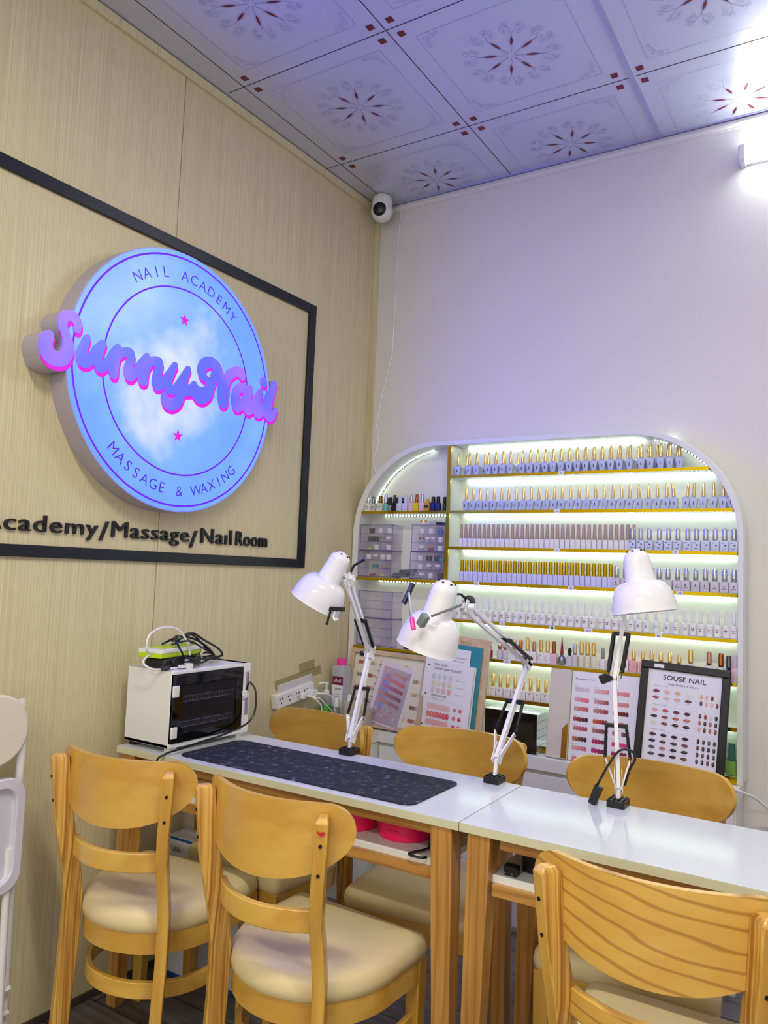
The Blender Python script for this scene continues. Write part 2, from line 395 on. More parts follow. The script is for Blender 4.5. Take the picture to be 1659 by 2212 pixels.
# ------------------------------------------------------------------ room shell
WX, FY = 3.9, -5.2
b = B(); b.box(-.3, WX, FY, .2, -.05, 0); struct(b, 'floor', M['floor'], smooth=0)
b = B(); b.box(-.1, WX, 0, .15, 0, H); struct(b, 'wall_back', M['plaster'], smooth=0)
b = B(); b.box(WX, WX+.1, FY, .15, 0, H); struct(b, 'wall_right', M['plaster'], smooth=0)
LW = -.023
def onwall(o): o.rotation_euler = (0, 0, LW); return o
# veneer wall: panels with seams
b = B()
seams = [(-5.3, -2.41), (-2.407, -1.1965), (-1.1935, -.031), (-.028, .03)]
for y0, y1 in seams: b.box(-.09, 0, y0, y1, 0, H)
b.m = 1; b.box(-.09, -.004, -5.3, .03, 0, H)
onwall(struct(b, 'wall_left', [M['veneer'], M['dark']], smooth=0))
b = B(); b.box(0, .014, -5.3, -.005, 2.984, 3.016); onwall(struct(b, 'trim_1', M['veneer'], bevel=.002))
b = B(); b.box(0.0, .018, -.016, .0, 0, H-.01); onwall(struct(b, 'trim_2', M['veneer']))
b = B(); b.tube([(0, -.004, 2.995), (WX, -.004, 2.995)], .011, 10); b.box(0, WX, -.006, 0, 2.98, 3.012); struct(b, 'trim_3', M['plaster'])
b = B(); b.box(0, .008, -5.2, -.2, 0, .022); onwall(struct(b, 'baseboard_left', pm('dark_skirting', (70, 62, 52), .5)))

# ceiling with pressed square tiles
b = B(); b.box(-.3, WX+.1, FY, .15, H, H+.06)
def strip2(p, q, wdt, z, zt):
    p, q = Vector(p), Vector(q); d = (q-p).normalized(); nn = Vector((-d.y, d.x))*wdt/2
    pts = [p-nn, q-nn, q+nn, p+nn]; b.poly([(v.x, v.y, z) for v in pts][::-1])
def ribbon(pts, wdt, z):
    P = [Vector(p) for p in pts]; L = []; R = []
    for i, p in enumerate(P):
        d = (P[min(i+1, len(P)-1)]-P[max(0, i-1)]).normalized(); nn = Vector((-d.y, d.x))*wdt/2
        L.append(b.av((*(p+nn), z))); R.append(b.av((*(p-nn), z)))
    for i in range(len(P)-1): b.face([L[i], R[i], R[i+1], L[i+1]][::-1])
gx = [.0758+.6*i+(.012 if i >= 2 else 0) for i in range(-1, 7)]; gy = [-.4193-.6*j for j in range(-1, 8)]
b.m = 1
for y in gy: b.box(0, WX, y-.0014, y+.0014, H-.0008, H)
for x in gx: b.box(x-.0014, x+.0014, FY, 0, H-.0008, H)
b.m = 2; b.box(gx[3]-.006, gx[3]+.012, FY, 0, H-.005, H)
b.box(0, WX, -.014, 0, H-.006, H)
def spiral(c, r, a0, turns, sgn, n=14):
    return [(c[0]+r*(1-.75*k/n)*math.cos(a0+sgn*turns*2*PI*k/n), c[1]+r*(1-.75*k/n)*math.sin(a0+sgn*turns*2*PI*k/n)) for k in range(n+1)]
zz = H-.0009
for i, x0 in enumerate(gx):
    for j, y0 in enumerate(gy):
        cx, cy = x0+.3, y0+.3
        if x0 > 3.2: continue
        if i == 0: cx = x0+.47 if j == 3 else None
        if cx is None or y0 < -4.7: continue
        def ok(x, y): return x > .012 and y < -.004
        b.m = 3
        for sx in (-1, 1):
            for sy in (-1, 1):
                qx, qy = cx+sx*.264, cy+sy*.264
                if i and ok(qx-.012, qy+.012): b.box(qx-.0115, qx+.0115, qy-.0115, qy+.0115, zz-.0004, H)
        for k in range(8):
            a = k*PI/4+PI/8; d = Vector((math.cos(a), math.sin(a))); nn = Vector((-d.y, d.x))
            P = [Vector((cx, cy))+d*r+nn*s_ for r, s_ in ((.047, 0), (.06, .0035), (.07, .0045), (.08, .0035), (.095, 0), (.08, -.0035), (.07, -.0045), (.06, -.0035))]
            if all(ok(*p) for p in P): b.poly([(p.x, p.y, zz) for p in P][::-1])
        b.m = 2
        if i == 0: continue
        for k in range(8):
            a = k*PI/4+PI/8; d = Vector((math.cos(a), math.sin(a))); nn = Vector((-d.y, d.x)); c0 = Vector((cx, cy))
            def L(u, v): p = c0+d*u+nn*v; return (p.x, p.y)
            segs = [[L(.012, 0), L(.05, .004), L(.07, .0085), L(.095, .002), L(.105, 0)], [L(.012, 0), L(.05, -.004), L(.07, -.0085), L(.095, -.002), L(.105, 0)]]
            for sg in (1, -1):
                segs.append([L(.105, 0), L(.118, sg*.006), L(.135, sg*.012), L(.148, sg*.028)])
                for (u, v, r, a0, tn) in ((.150, .022, .014, 1.2, 1.3), (.128, .030, .011, .2, 1.2), (.112, .022, .010, -1.2, 1.1)):
                    sp = spiral((0, 0), r, a0, tn, 1); segs.append([L(u+p[0], sg*(v+p[1])) for p in sp])
            for sgm in segs:
                if all(ok(*p) for p in sgm): ribbon(sgm, .0013, zz)
        e = .232
        for (p, q) in (((-e, -e), (e, -e)), ((e, -e), (e, e)), ((e, e), (-e, e)), ((-e, e), (-e, -e))):
            a = Vector((cx+p[0], cy+p[1])); c = Vector((cx+q[0], cy+q[1]))
            n = 16
            for t in range(n):
                s0, s1 = a.lerp(c, (t+.1)/n), a.lerp(c, (t+.9)/n)
                if ok(*s0) and ok(*s1): ribbon([s0, s1], .0016, zz)
        for sx in (-1, 1):
            for sy in (-1, 1):
                for (u, v, r, a0, tn) in ((.205, .205, .012, 0, 1.3), (.185, .212, .011, 1, 1.2), (.212, .185, .011, 2, 1.2), (.165, .216, .008, 1, 1), (.216, .165, .008, 2, 1)):
                    sp = [(cx+sx*(u+p[0]), cy+sy*(v+p[1])) for p in spiral((0, 0), r, a0, tn, 1)]
                    if all(ok(*p) for p in sp): ribbon(sp, .0013, zz)
struct(b, 'ceiling', [M['ceiling'], M['darkgrey'], M['silvertape'], M['maroon']], smooth=0)

# ------------------------------------------------------------------ wall tube lamp
t = thing('tube_lamp', 'bright white tube lamp high on the back wall near the ceiling', 'lamp', (1.572, 0, 2.822))
for x_ in (0, 1.2): b = B(); b.box(x_, x_+.026, -.06, 0, 0, .064); b.build('end_cap', M['whiteplastic'], t, bevel=.006)
b = B(); b.box(.026, 1.2, -.02, 0, .005, .059); b.build('housing', M['whiteplastic'], t)
b = B(); b.M = frame((.026, -.028, .031), (0, 1, 0), (0, 0, 1)); b.lathe([(.027, 0), (.027, 1.174)], 16); b.build('tube', M['tube'], t)
# fittings of the ceiling lamps behind the camera
for x, y in ((1.9, -2.35), (1.3, -4.3)):
    t = thing('ceiling_lamp', 'slim white ceiling lamp fitting '+('over the camera' if y > -3 else 'at the far end of the room'), 'lamp', (x, y, H))
    b = B(); b.box(-.62, .62, -.06, .06, -.05, 0); b.build('housing', M['whiteplastic'], t, bevel=.004)

# ------------------------------------------------------------------ security camera
t = thing('security_camera', 'white ball security camera in the ceiling corner', 'security camera', (.085, -.10, 2.9), -.35)
b = B(); b.lathe([(.0, .118), (.036, .117), (.044, .108), (.047, .09), (.047, .066), (.042, .06), (.042, .05), (.03, .045)], 28); b.build('base', M['whiteplastic'], t)
b = B(); b.lathe([(.001, -.05)]+[(.05*math.cos(a), .05*math.sin(a)) for a in [-.5*PI+PI*k/14 for k in range(1, 14)]]+[(.001, .05)], 28, (0, 0, .048)); ball = b.build('ball', M['whiteplastic'], t)
b = B(); b.M = Matrix.Translation((0, 0, .048)) @ Euler((PI/2+.15, 0, .62)).to_matrix().to_4x4()
b.lathe([(.031*math.sqrt(max(0, 1-(k/6)**2)) if k else .031, .0385+.0135*(k/6)) for k in range(6)]+[(.001, .0522)], 26); le = b.build('lens', pm('black_gloss', (6, 8, 22), .08), ball)
b = B(); b.tube([(.125, -.005, 2.995), (.128, -.006, 2.96), (.122, -.005, 2.9), (.118, -.004, 2.7), (.11, -.004, 2.3), (.06, -.004, 2.1), (.04, -.004, 1.98), (.055, -.004, 1.9), (.03, -.004, 1.82), (.045, -.004, 1.76)], .003, 6)
tag(b.build('camera_cable', M['whiteplastic']), 'thin white cable running down the back wall corner from the camera', 'cable')

# ------------------------------------------------------------------ sign (all in left wall coordinates)
def wallthing(name, label, cat): t = thing(name, label, cat); t.rotation_euler = (0, 0, LW); return t
t = wallthing('wall_frame', 'flat black rectangular frame fixed around the round sign on veneer wall', 'frame')
def bar_(y0, y1, z0, z1, nm):
    b = B(); b.box(0.0, .012, y0, y1, z0, z1); b.build(nm, M['black'], t, bevel=.0015)
YR, YL, ZT, ZB = -.44, -1.98, 2.409, 1.312
bar_(YR-.04, YR, ZB, ZT, 'side_bar'); bar_(YL, YL+.04, ZB, ZT, 'side_bar'); bar_(YL+.04, YR-.04, ZT-.038, ZT, 'top_bar'); bar_(YL+.04, YR-.04, ZB, ZB+.034, 'bottom_bar')
# black lettering
def wallword(s, y0, y1, z, cap, label, bold=.018):
    b = B(); b.M = WALL @ Matrix.Translation((y0, z, 0)); b.geo(textgeo(s, .010, 0, y1-y0, cap, spacing=1.08))
    o = b.build('wall_lettering', M['black'], smooth=0); o.rotation_euler = (0, 0, LW); return tag(o, label, 'lettering')
wallword('Academy', -1.80, -1.432, 1.385, .050, 'black raised word Academy on the veneer wall, cut by the photo edge')
wallword('/', -1.425, -1.395, 1.372, .062, 'thin black slash between the words Academy and Massage', .0)
wallword('Massage', -1.381, -1.066, 1.385, .052, 'black raised word Massage under the round sign')
wallword('/', -1.062, -1.030, 1.367, .062, 'thin black slash between the words Massage and Nail Room', .0)
wallword('Naıl', -1.010, -.862, 1.385, .056, 'black raised word Nail right of the second slash', .022)
wallword('Room', -.838, -.670, 1.385, .056, 'black raised word Room next to the lower right frame corner', .022)

# script lettering: stroke list traced as (y, z, radius) on the sign, unioned through a distance field
STROKES = [[(-1.6025,1.968,0.0124),(-1.6015,1.985,0.0134),(-1.6145,1.999,0.0154),(-1.6335,1.999,0.0159),(-1.6485,1.987,0.0149),(-1.6495,1.968,0.0139),(-1.6405,1.947,0.0134),(-1.6295,1.925,0.0157),(-1.6275,1.9,0.0187),(-1.6395,1.875,0.0209),(-1.6605,1.866,0.0214),(-1.6845,1.873,0.0224),(-1.6965,1.892,0.0199),(-1.6955,1.913,0.0191),(-1.6875,1.927,0.0141)],[(-1.5675,1.952,0.0104),(-1.5755,1.93,0.0129),(-1.5825,1.901,0.0162),(-1.5775,1.882,0.0191),(-1.5635,1.884,0.0177),(-1.5485,1.9,0.0119),(-1.5335,1.929,0.0114),(-1.5125,1.952,0.0104)],[(-1.5125,1.952,0.0104),(-1.5245,1.924,0.0142),(-1.5295,1.895,0.0152),(-1.5195,1.878,0.017),(-1.5045,1.886,0.0137),(-1.4885,1.908,0.0119),(-1.4755,1.932,0.0117),(-1.4615,1.953,0.0099)],[(-1.4615,1.953,0.0099),(-1.4715,1.928,0.0122),(-1.4795,1.895,0.0127),(-1.4735,1.87,0.0137),(-1.4675,1.87,0.0127),(-1.4665,1.898,0.0124),(-1.4595,1.928,0.0127),(-1.4364,1.946,0.0135),(-1.4155,1.946,0.0149),(-1.4125,1.927,0.0137),(-1.4195,1.899,0.0151),(-1.4145,1.876,0.0169),(-1.3994,1.883,0.0131),(-1.3834,1.906,0.013),(-1.3694,1.93,0.0122),(-1.3524,1.953,0.0107)],[(-1.3524,1.953,0.0107),(-1.3624,1.924,0.0131),(-1.3704,1.896,0.0136),(-1.3654,1.873,0.0154),(-1.3574,1.875,0.0136),(-1.3564,1.902,0.0136),(-1.3474,1.929,0.0142),(-1.3254,1.945,0.0144),(-1.3044,1.945,0.0162),(-1.3044,1.925,0.0145),(-1.3114,1.895,0.0157),(-1.3064,1.872,0.0183),(-1.2894,1.879,0.0144),(-1.2744,1.899,0.0139),(-1.2554,1.926,0.013),(-1.2394,1.952,0.0114)],[(-1.2394,1.953,0.0106),(-1.2524,1.927,0.0132),(-1.2644,1.897,0.0152),(-1.2584,1.872,0.0162),(-1.2414,1.869,0.0147),(-1.2214,1.89,0.0134),(-1.2024,1.919,0.0137),(-1.1824,1.953,0.0114)],[(-1.1824,1.953,0.0114),(-1.1954,1.924,0.0137),(-1.2054,1.891,0.016),(-1.2084,1.862,0.0168),(-1.2224,1.834,0.0185),(-1.2444,1.82,0.0188),(-1.2654,1.824,0.0185),(-1.2744,1.84,0.0139),(-1.2754,1.852,0.0079)],[(-1.2064,1.879,0.0201),(-1.1814,1.882,0.0195),(-1.1514,1.891,0.0196)],[(-1.1534,1.908,0.0122),(-1.1494,1.892,0.0201),(-1.1254,1.877,0.0283),(-1.0964,1.89,0.0248),(-1.0794,1.919,0.0174),(-1.0674,1.951,0.0153),(-1.0603,1.979,0.014)],[(-1.0974,1.938,0.0114),(-1.1174,1.945,0.0155),(-1.1254,1.966,0.0168),(-1.1114,1.99,0.0191),(-1.0854,2.001,0.0181),(-1.0573,1.994,0.0181),(-1.0403,1.972,0.0181),(-1.0303,1.945,0.0179),(-1.0233,1.91,0.0199),(-1.0193,1.879,0.0215),(-1.0143,1.878,0.0199),(-1.0083,1.911,0.0166),(-1.0073,1.941,0.0158),(-0.9973,1.973,0.0184),(-0.9673,1.996,0.0176),(-0.9403,2.0,0.0171),(-0.9313,1.988,0.0166)],[(-0.9133,1.948,0.0159),(-0.9363,1.945,0.0169),(-0.9563,1.925,0.0174),(-0.9603,1.897,0.0184),(-0.9503,1.874,0.02),(-0.9313,1.883,0.0187),(-0.9103,1.908,0.0156),(-0.9013,1.934,0.0161),(-0.8863,1.953,0.0128)],[(-0.8863,1.953,0.0128),(-0.8943,1.923,0.0166),(-0.9003,1.891,0.0182),(-0.8923,1.873,0.0203),(-0.8713,1.888,0.0169),(-0.8533,1.916,0.0164),(-0.8313,1.953,0.0136)],[(-0.8313,1.953,0.0136),(-0.8453,1.921,0.0172),(-0.8493,1.889,0.0187),(-0.8393,1.872,0.0203),(-0.8183,1.889,0.0174),(-0.7993,1.918,0.0167),(-0.7833,1.953,0.0154)],[(-0.8193,1.993,0.018),(-0.8173,1.99,0.018)],[(-0.7563,1.999,0.0115),(-0.7723,1.959,0.0169),(-0.7873,1.914,0.0193),(-0.7903,1.882,0.0207),(-0.7723,1.869,0.0175),(-0.7553,1.882,0.0128),(-0.7433,1.904,0.0084)]]
def sdf_loops():
    y0, y1, z0, z1, h = -1.80, -.66, 1.68, 2.08, .0028
    ys = np.arange(y0, y1, h); zs = np.arange(z0, z1, h); Y, Z = np.meshgrid(ys, zs, indexing='ij'); D = np.full(Y.shape, 9.)
    for st in STROKES:
        # smooth the stroke with a Catmull-Rom
        P = [np.array(p, float) for p in st]
        if len(P) > 2:
            Q = []
            for i in range(len(P)-1):
                p0, p1, p2, p3 = P[max(i-1, 0)], P[i], P[i+1], P[min(i+2, len(P)-1)]
                for tt in np.linspace(0, 1, 7)[:-1]:
                    Q.append(.5*((2*p1)+(-p0+p2)*tt+(2*p0-5*p1+4*p2-p3)*tt**2+(-p0+3*p1-3*p2+p3)*tt**3))
            Q.append(P[-1]); P = Q
        for a, c in zip(P, P[1:] if len(P) > 1 else P):
            d = c-a; L2 = d[0]**2+d[1]**2+1e-12
            tt = np.clip(((Y-a[0])*d[0]+(Z-a[1])*d[1])/L2, 0, 1)
            D = np.minimum(D, np.hypot(Y-a[0]-tt*d[0], Z-a[1]-tt*d[1])-(a[2]+tt*d[2]))
    segs = {}
    def ip(i, j, i2, j2):
        a, c = D[i, j], D[i2, j2]; q = a/(a-c); return (ys[i]+(ys[i2]-ys[i])*q, zs[j]+(zs[j2]-zs[j])*q)
    nxt = {}; pos = {}
    for i in range(len(ys)-1):
        for j in range(len(zs)-1):
            c = [(i, j), (i+1, j), (i+1, j+1), (i, j+1)]; ins = [D[q] < 0 for q in c]
            if all(ins) or not any(ins): continue
            ent = []; ext = []
            for k in range(4):
                p, q = c[k], c[(k+1) % 4]
                if ins[k] != ins[(k+1) % 4]:
                    key = (min(p, q), max(p, q)); pos[key] = ip(*p, *q)
                    (ext if ins[k] else ent).append(key)
            # inside kept on one side: go from exit edge to entry edge
            if len(ent) == 1: nxt[ext[0]] = ent[0]
            else:
                for e_, x_ in zip(ent, ext): nxt[x_] = e_
    loops = []; seen = set()
    for k in list(nxt):
        if k in seen: continue
        lp = []; q = k
        while q in nxt and q not in seen: seen.add(q); lp.append(pos[q]); q = nxt[q]
        if len(lp) > 14:
            A = np.array(lp)
            for _ in range(3): A = (np.roll(A, 1, 0)+A*2+np.roll(A, -1, 0))/4
            loops.append([tuple(p) for p in A[::3]])
    return loops
LOOPS = sdf_loops(); SHIFTED = [[(p[0]+.005, p[1]-.011) for p in lp] for lp in LOOPS]
SC, SR, SD = (-1.203, 1.905), .428, .08
sign = wallthing('round_sign', 'round glowing blue nail academy sign with violet script letters', 'sign')
b = B(); ring = [(SC[0]+SR*math.cos(2*PI*k/96), SC[1]+SR*math.sin(2*PI*k/96)) for k in range(96)]
b.prism(ring, 0, SD-.002, 'x'); b.build('sign_box', M['signside'], sign)
b = B(); b.M = WALL; b.geo(fillgeo(LOOPS, SD-.001)); b.geo(fillgeo(SHIFTED, SD-.003)); b.build('letter_backing', M['signside'], sign)
b = B(); ring2 = [(SC[0]+(SR-.003)*math.cos(2*PI*k/96), SC[1]+(SR-.003)*math.sin(2*PI*k/96)) for k in range(96)]
b.prism(ring2, SD-.002, SD, 'x'); face = b.build('lit_face', M['signface'], sign)
def circ_line(r, wd, nm):
    b = B(); n = 96
    a = [(SD+.0006, SC[0]+(r-wd/2)*math.cos(2*PI*k/n), SC[1]+(r-wd/2)*math.sin(2*PI*k/n)) for k in range(n)]
    c = [(SD+.0006, SC[0]+(r+wd/2)*math.cos(2*PI*k/n), SC[1]+(r+wd/2)*math.sin(2*PI*k/n)) for k in range(n)]
    ia = [b.av(p) for p in a]; ic = [b.av(p) for p in c]
    for k in range(n): b.face([ia[k], ic[k], ic[(k+1) % n], ia[(k+1) % n]])
    b.build(nm, M['signline'], face, smooth=0)
circ_line(.409, .0062, 'outer_ring_line'); circ_line(.307, .0055, 'inner_ring_line')
def arctext(s, r, a0, a1, size, up, nm):
    n = len(s); b = B()
    for i, ch in enumerate(s):
        if ch == ' ': b.build(nm, M['violetink'], face, smooth=0); b = B(); continue
        a = math.radians(a0+(a1-a0)*i/(n-1)); p = (SC[0]+r*math.cos(a), SC[1]+r*math.sin(a))
        rot = a-PI/2 if up else a+PI/2
        T = WALL @ Matrix.Translation((p[0], p[1], SD+.0004)) @ Matrix.Rotation(rot, 4, 'Z') @ Matrix.Translation((0, -size/2, 0))
        b.M = T; b.geo(textgeo(ch, .0006, -.008 if ch != '&' else -.01, None, size, align='CENTER'))
    b.build(nm, M['violetink'], face, smooth=0)
arctext('NAIL ACADEMY', .354, 125, 53, .036, True, 'top_lettering')
arctext('MASSAGE & WAXING', .358, -134, -47, .036, False, 'bottom_lettering')
for z in (2.111, 1.725):
    b = B(); pts = [(-1.208+(.022 if k % 2 == 0 else .0088)*math.sin(k*PI/5), z+(.022 if k % 2 == 0 else .0088)*math.cos(k*PI/5)) for k in range(10)]
    b.prism(pts, SD, SD+.001, 'x'); b.build('star', M['letterside'], face, smooth=0)
b = B(); b.M = WALL @ Matrix.Translation((0, 0, SD-.002)); b.geo(fillgeo(SHIFTED, .0045)); scr = b.build('letter_shadow_layer', M['letterside'], sign, smooth=0)
b = B(); b.M = WALL @ Matrix.Translation((0, 0, SD-.001)); b.geo(fillgeo(LOOPS, .0055)); b.build('script_letters', M['letterface'], sign, smooth=0)

# ------------------------------------------------------------------ display cabinet
CF, CB = -.105, -.004           # front / back of the cabinet
def arch(x0, x1, zt, r, zb, n=14, rz=None):
    rz = rz or r
    pts = [(x0, zb)]+[(x0+r-r*math.cos(PI/2*k/n), zt-rz+rz*math.sin(PI/2*k/n)) for k in range(n+1)]
    return pts+[(x1-r+r*math.sin(PI/2*k/n), zt-rz+rz*math.cos(PI/2*k/n)) for k in range(n+1)]+[(x1, zb)]
cab = thing('display_cabinet', 'white arched built-in display cabinet with gold-edged lit shelves of nail polish', 'cabinet', (0, 0, 0))
b = B(); out = arch(.003, 1.603, 1.868, .40, .652, 20); inn = arch(.031, 1.586, 1.848, .385, .675, 20)
rs = [[(p[0], y, p[1]) for p in pl] for pl, y in ((out, -.001), (out, CF), (inn, CF), (inn, -.006))]
ids = [[b.av(p) for p in r] for r in rs]
for a, c in zip(ids, ids[1:]):
    n = len(a)
    for k in range(n): b.face([a[k], c[k], c[(k+1) % n], a[(k+1) % n]])
b.build('shell', M['white'], cab, bevel=.0015)
b = B(); b.prism([(p[0], p[1]) for p in inn], -.008, -.003, 'y'); b.build('back_panel', pm('glossy_white_panel', (236, 238, 220), .25), cab, smooth=0)
def xin(z, side):   # inner limits of the arch at height z
    zc, r = 1.848-.385, .385
    dx = 0 if z <= zc else r-math.sqrt(max(0, r*r-(z-zc)**2))
    return .031+dx if side < 0 else 1.586-dx
def shelf(x0, x1, zb, zt, led=True):
    b = B(); b.box(x0, x1, CF+.002, -.008, zb+.001, zt-.0005); sh = b.build('shelf', M['white'], cab)
    b = B(); b.box(x0, x1, CF-.003, CF+.0015, zb, zt-.001); b.build('gold_edge', M['gold'], sh)
def leds(x0, x1, z, y=-.017, arcp=None):
    b = B(); b.box(x0, x1, y-.004, y+.004, z-.0016, z-.0003)
    b.m = 1; n = int((x1-x0)/.0145)
    for k in range(n):
        x = x0+(k+.5)*(x1-x0)/n; b.box(x-.003, x+.003, y-.003, y+.002, z-.0034, z-.0016)
    b.build('led_strip', [M['ledstrip'], M['led']], cab, smooth=0)
DX0, DX1 = .470, .486
b = B(); b.box(DX0, DX1, CF+.002, -.008, 1.266, 1.846); dv = b.build('divider', M['white'], cab)
b = B(); b.box(DX0, DX1, CF-.0035, CF+.0015, 1.281, 1.846); b.build('gold_edge', M['gold'], dv)
S = dict(s1=(1.708, 1.720), s2=(1.561, 1.574), s3=(1.412, 1.425), s4=(1.270, 1.284), s5=(1.117, 1.130), s6=(.972, .985), s7=(.824, .838))
shelf(DX1, xin(1.714, 1)-.002, *S['s1']); shelf(xin(1.57, -1), xin(1.57, 1)-.002, *S['s2']); shelf(DX1, 1.584, *S['s3'])
shelf(.031, 1.584, *S['s4']); shelf(.505, 1.584, *S['s5']); shelf(.031, 1.584, *S['s6']); shelf(.505, 1.584, *S['s7'])
b = B(); b.box(.489, .505, CF+.002, -.008, .985, 1.27); b.build('divider', M['white'], cab)
b = B(); b.box(.031, 1.586, CF-.003, CF+.0015, .653, .676); b.build('gold_edge', M['gold'], cab)
leds(.52, 1.36, 1.847); leds(.52, 1.50, 1.708); leds(.51, 1.57, 1.561); leds(.51, 1.57, 1.412); leds(.51, 1.57, 1.270); leds(.52, 1.57, 1.117); leds(.53, 1.57, .972); leds(.53, 1.57, .824)
def ledpath(P, k):
    b = B(); b.m = 0
    b.tube([(x, -.015, z) for x, z in P], .0022, 6); b.m = 1
    for x, z in P[::k]: b.cbox((x, -.0185, z), (.0055, .003, .0055))
    b.build('led_strip', [M['darkgrey'], M['leddim']], cab, smooth=0)
Lp = [(xin(1.463+.38*math.sin(a), -1)+.003, 1.463+.38*math.sin(a)) for a in [math.radians(16+ (k*1.75)) for k in range(42)]]
ledpath(Lp, 1)
ledpath([(.12+k*.015, 1.5575) for k in range(23)], 1); ledpath([(.10+k*.015, 1.2665) for k in range(25)], 1)
Rp = [(xin(1.463+.38*math.sin(a), 1)-.003, 1.463+.38*math.sin(a)) for a in [math.radians(42+(k*2.0)) for k in range(20)]]
ledpath(Rp, 1)
def tagbit(x, zb, s, wd=.02):
    b = B(); b.box(x-wd/2, x+wd/2, CF-.0045, CF-.003, zb-.002, zb+.0135); b.m = 1
    b.M = frame((x, CF-.0045, zb+.002), (1, 0, 0), (0, 0, 1)); b.geo(textgeo(s, .0003, 0, wd*.45, .0075, align='CENTER'))
    b.build('shelf_tag', [M['paper'], M['dark']], cab, smooth=0)
for x, k, s in ((.962, 's1', 'A1'), (.948, 's2', 'A2'), (.952, 's3', 'A3'), (1.385, 's3', '7'), (.62, 's4', '9'), (1.01, 's4', '5'), (1.40, 's4', '8'), (.735, 's5', '4'), (.94, 's5', '1'), (1.08, 's5', '6 8'), (1.33, 's5', '6'), (.76, 's6', 'NEW')):
    tagbit(x, S[k][0], s, .03 if len(s) > 2 else .022)

# ------------------------------------------------------------------ polish bottles
def bottle(name, label, group, body, cap, bm, cm, sq=None, csq=None, marks=None, n=16, cn=12, neck=True):
    """body/cap: profiles [(r,z)]"""
    b = B(); b.lathe(body, n, sq=sq)
    if marks:
        b.m = 1
        y = -max(r for r, z in body)*(.995 if sq else .97)-.0004
        for (x, z, wd, h) in marks: b.box(x-wd/2, x+wd/2, y-.0003, y+.002, z-h/2, z+h/2)
    o = b.build(name, [M[bm], M['darkgrey']] if isinstance(bm, str) else [bm, M['darkgrey']])
    tag(o, label, 'nail polish', group)
    b = B(); b.lathe(cap, cn, sq=csq); b.build('cap', M[cm] if isinstance(cm, str) else cm, o)
    return o
HIDE = []
def place_row(proto, xs, y, z, first=False, rz=0, jit=.0008, **k):
    for i, x in enumerate(xs):
        o = proto if (i == 0 and proto.name not in USED) else copy_tree(proto, **k)
        if i == 0: USED.add(proto.name)
        if 'label' in k: o['label'] = k['label']
        if 'group' in k: o['group'] = k['group']
        o.location = (x, y+random.uniform(-jit, jit), z); o.rotation_euler = (0, 0, rz+random.uniform(-.04, .04))
USED = set()
R2 = math.sqrt(2)
# flared blue-grey bottles
flare_b = [(.0085, 0), (.009, .001), (.0142, .034), (.0142, .036), (.0095, .042), (.005, .044)]
flare_c = [(.0055, .044), (.0068, .0445), (.0066, .052), (.0045, .091), (.0036, .093), (.001, .0935)]
flare = bottle('polish_bottle', 'x', 'x', flare_b, flare_c, 'bluegrey', 'goldcap', sq=8, marks=[(0, .020, .002, .012)], n=32)
x2 = [.543,.575,.607,.638,.669,.702,.733,.765,.796,.828,.86,.892,.924,.955,.989,1.021,1.054,1.086,1.118,1.151,1.183,1.214,1.246,1.281,1.312,1.344]
place_row(flare, x2+[1.437,1.469,1.502,1.533], -.07, S['s2'][1], label='blue-grey flared polish bottle with tall gold cap on the second shelf from the top', group='flared bottles on the second shelf')
for x, a, lb in ((1.374, -.12, 'blue-grey flared bottle leaning left, in the second shelf row near its right end'), (1.408, .13, 'blue-grey flared bottle leaning right against its tilted neighbour on the second shelf'), (1.562, -.16, 'blue-grey flared bottle tilted at the right wall of the second shelf')):
    o = copy_tree(flare, label=lb); del o['group']; o.location = (x, -.07, S['s2'][1]+.0015); o.rotation_euler = (0, a, 0)
x1 = [.508,.559,.593,.646,.678,.71,.742,.793,.825,.857,.889,.921,.953,.985,1.017,1.049,1.081,1.113,1.145,1.178,1.215,1.257,1.289,1.325,1.357,1.39]
place_row(flare, x1, -.082, S['s1'][1], label='blue-grey flared polish bottle with gold cap, front row of the top shelf', group='front row on the top shelf')
xb = [.53,.575,.612,.66,.70,.76,.81,.84,.873,.905,.937,.969,1.0,1.033,1.065,1.097,1.13,1.162,1.197,1.236,1.272,1.306,1.341,1.375]
place_row(flare, xb, -.045, S['s1'][1], label='gold-capped flared polish bottle half hidden in the back row of the top shelf', group='back row on the top shelf')
# slim white bottles with taupe caps
tau = bottle('polish_bottle', 'x', 'x', [(.0088, 0), (.0094, .001), (.0094, .032), (.0088, .0345), (.004, .035)], [(.0072, .035), (.0076, .036), (.0074, .045), (.0056, .0915), (.0048, .093), (.001, .0935)], 'offwhite', 'taupe', sq=6, n=24)
place_row(tau, [.529+.02065*k for k in range(34)]+[1.232], -.078, S['s3'][1], label='slim white bottle with matt taupe cap on the third shelf', group='taupe-capped bottles on the third shelf', jit=.0006)
sil = bottle('polish_bottle', 'x', 'x', [(.0135, 0), (.014, .001), (.014, .033), (.0135, .035), (.004, .0352)], [(.0085, .035), (.009, .036), (.0088, .058), (.0082, .0765), (.007, .078), (.001, .0782)], 'paleblue', 'silver', sq=14, n=32, marks=[(-.005, .028, .009, .002), (.004, .020, .005, .005), (0, .008, .010, .0018)])
place_row(sil, [1.2285, 1.259,1.289,1.324,1.356,1.388,1.421,1.45,1.48,1.511,1.541,1.571], -.086, S['s3'][1], label='pale blue square box bottle with shiny silver cap on the third shelf', group='silver-capped bottles on the third shelf')
gld = bottle('polish_bottle', 'x', 'x', [(.009, 0), (.0096, .001), (.0096, .037), (.009, .039), (.004, .0392)], [(.0078, .039), (.0078, .052), (.0074, .0525), (.0076, .086), (.007, .088), (.001, .0882)], 'lilac', 'gold', sq=8, n=24)
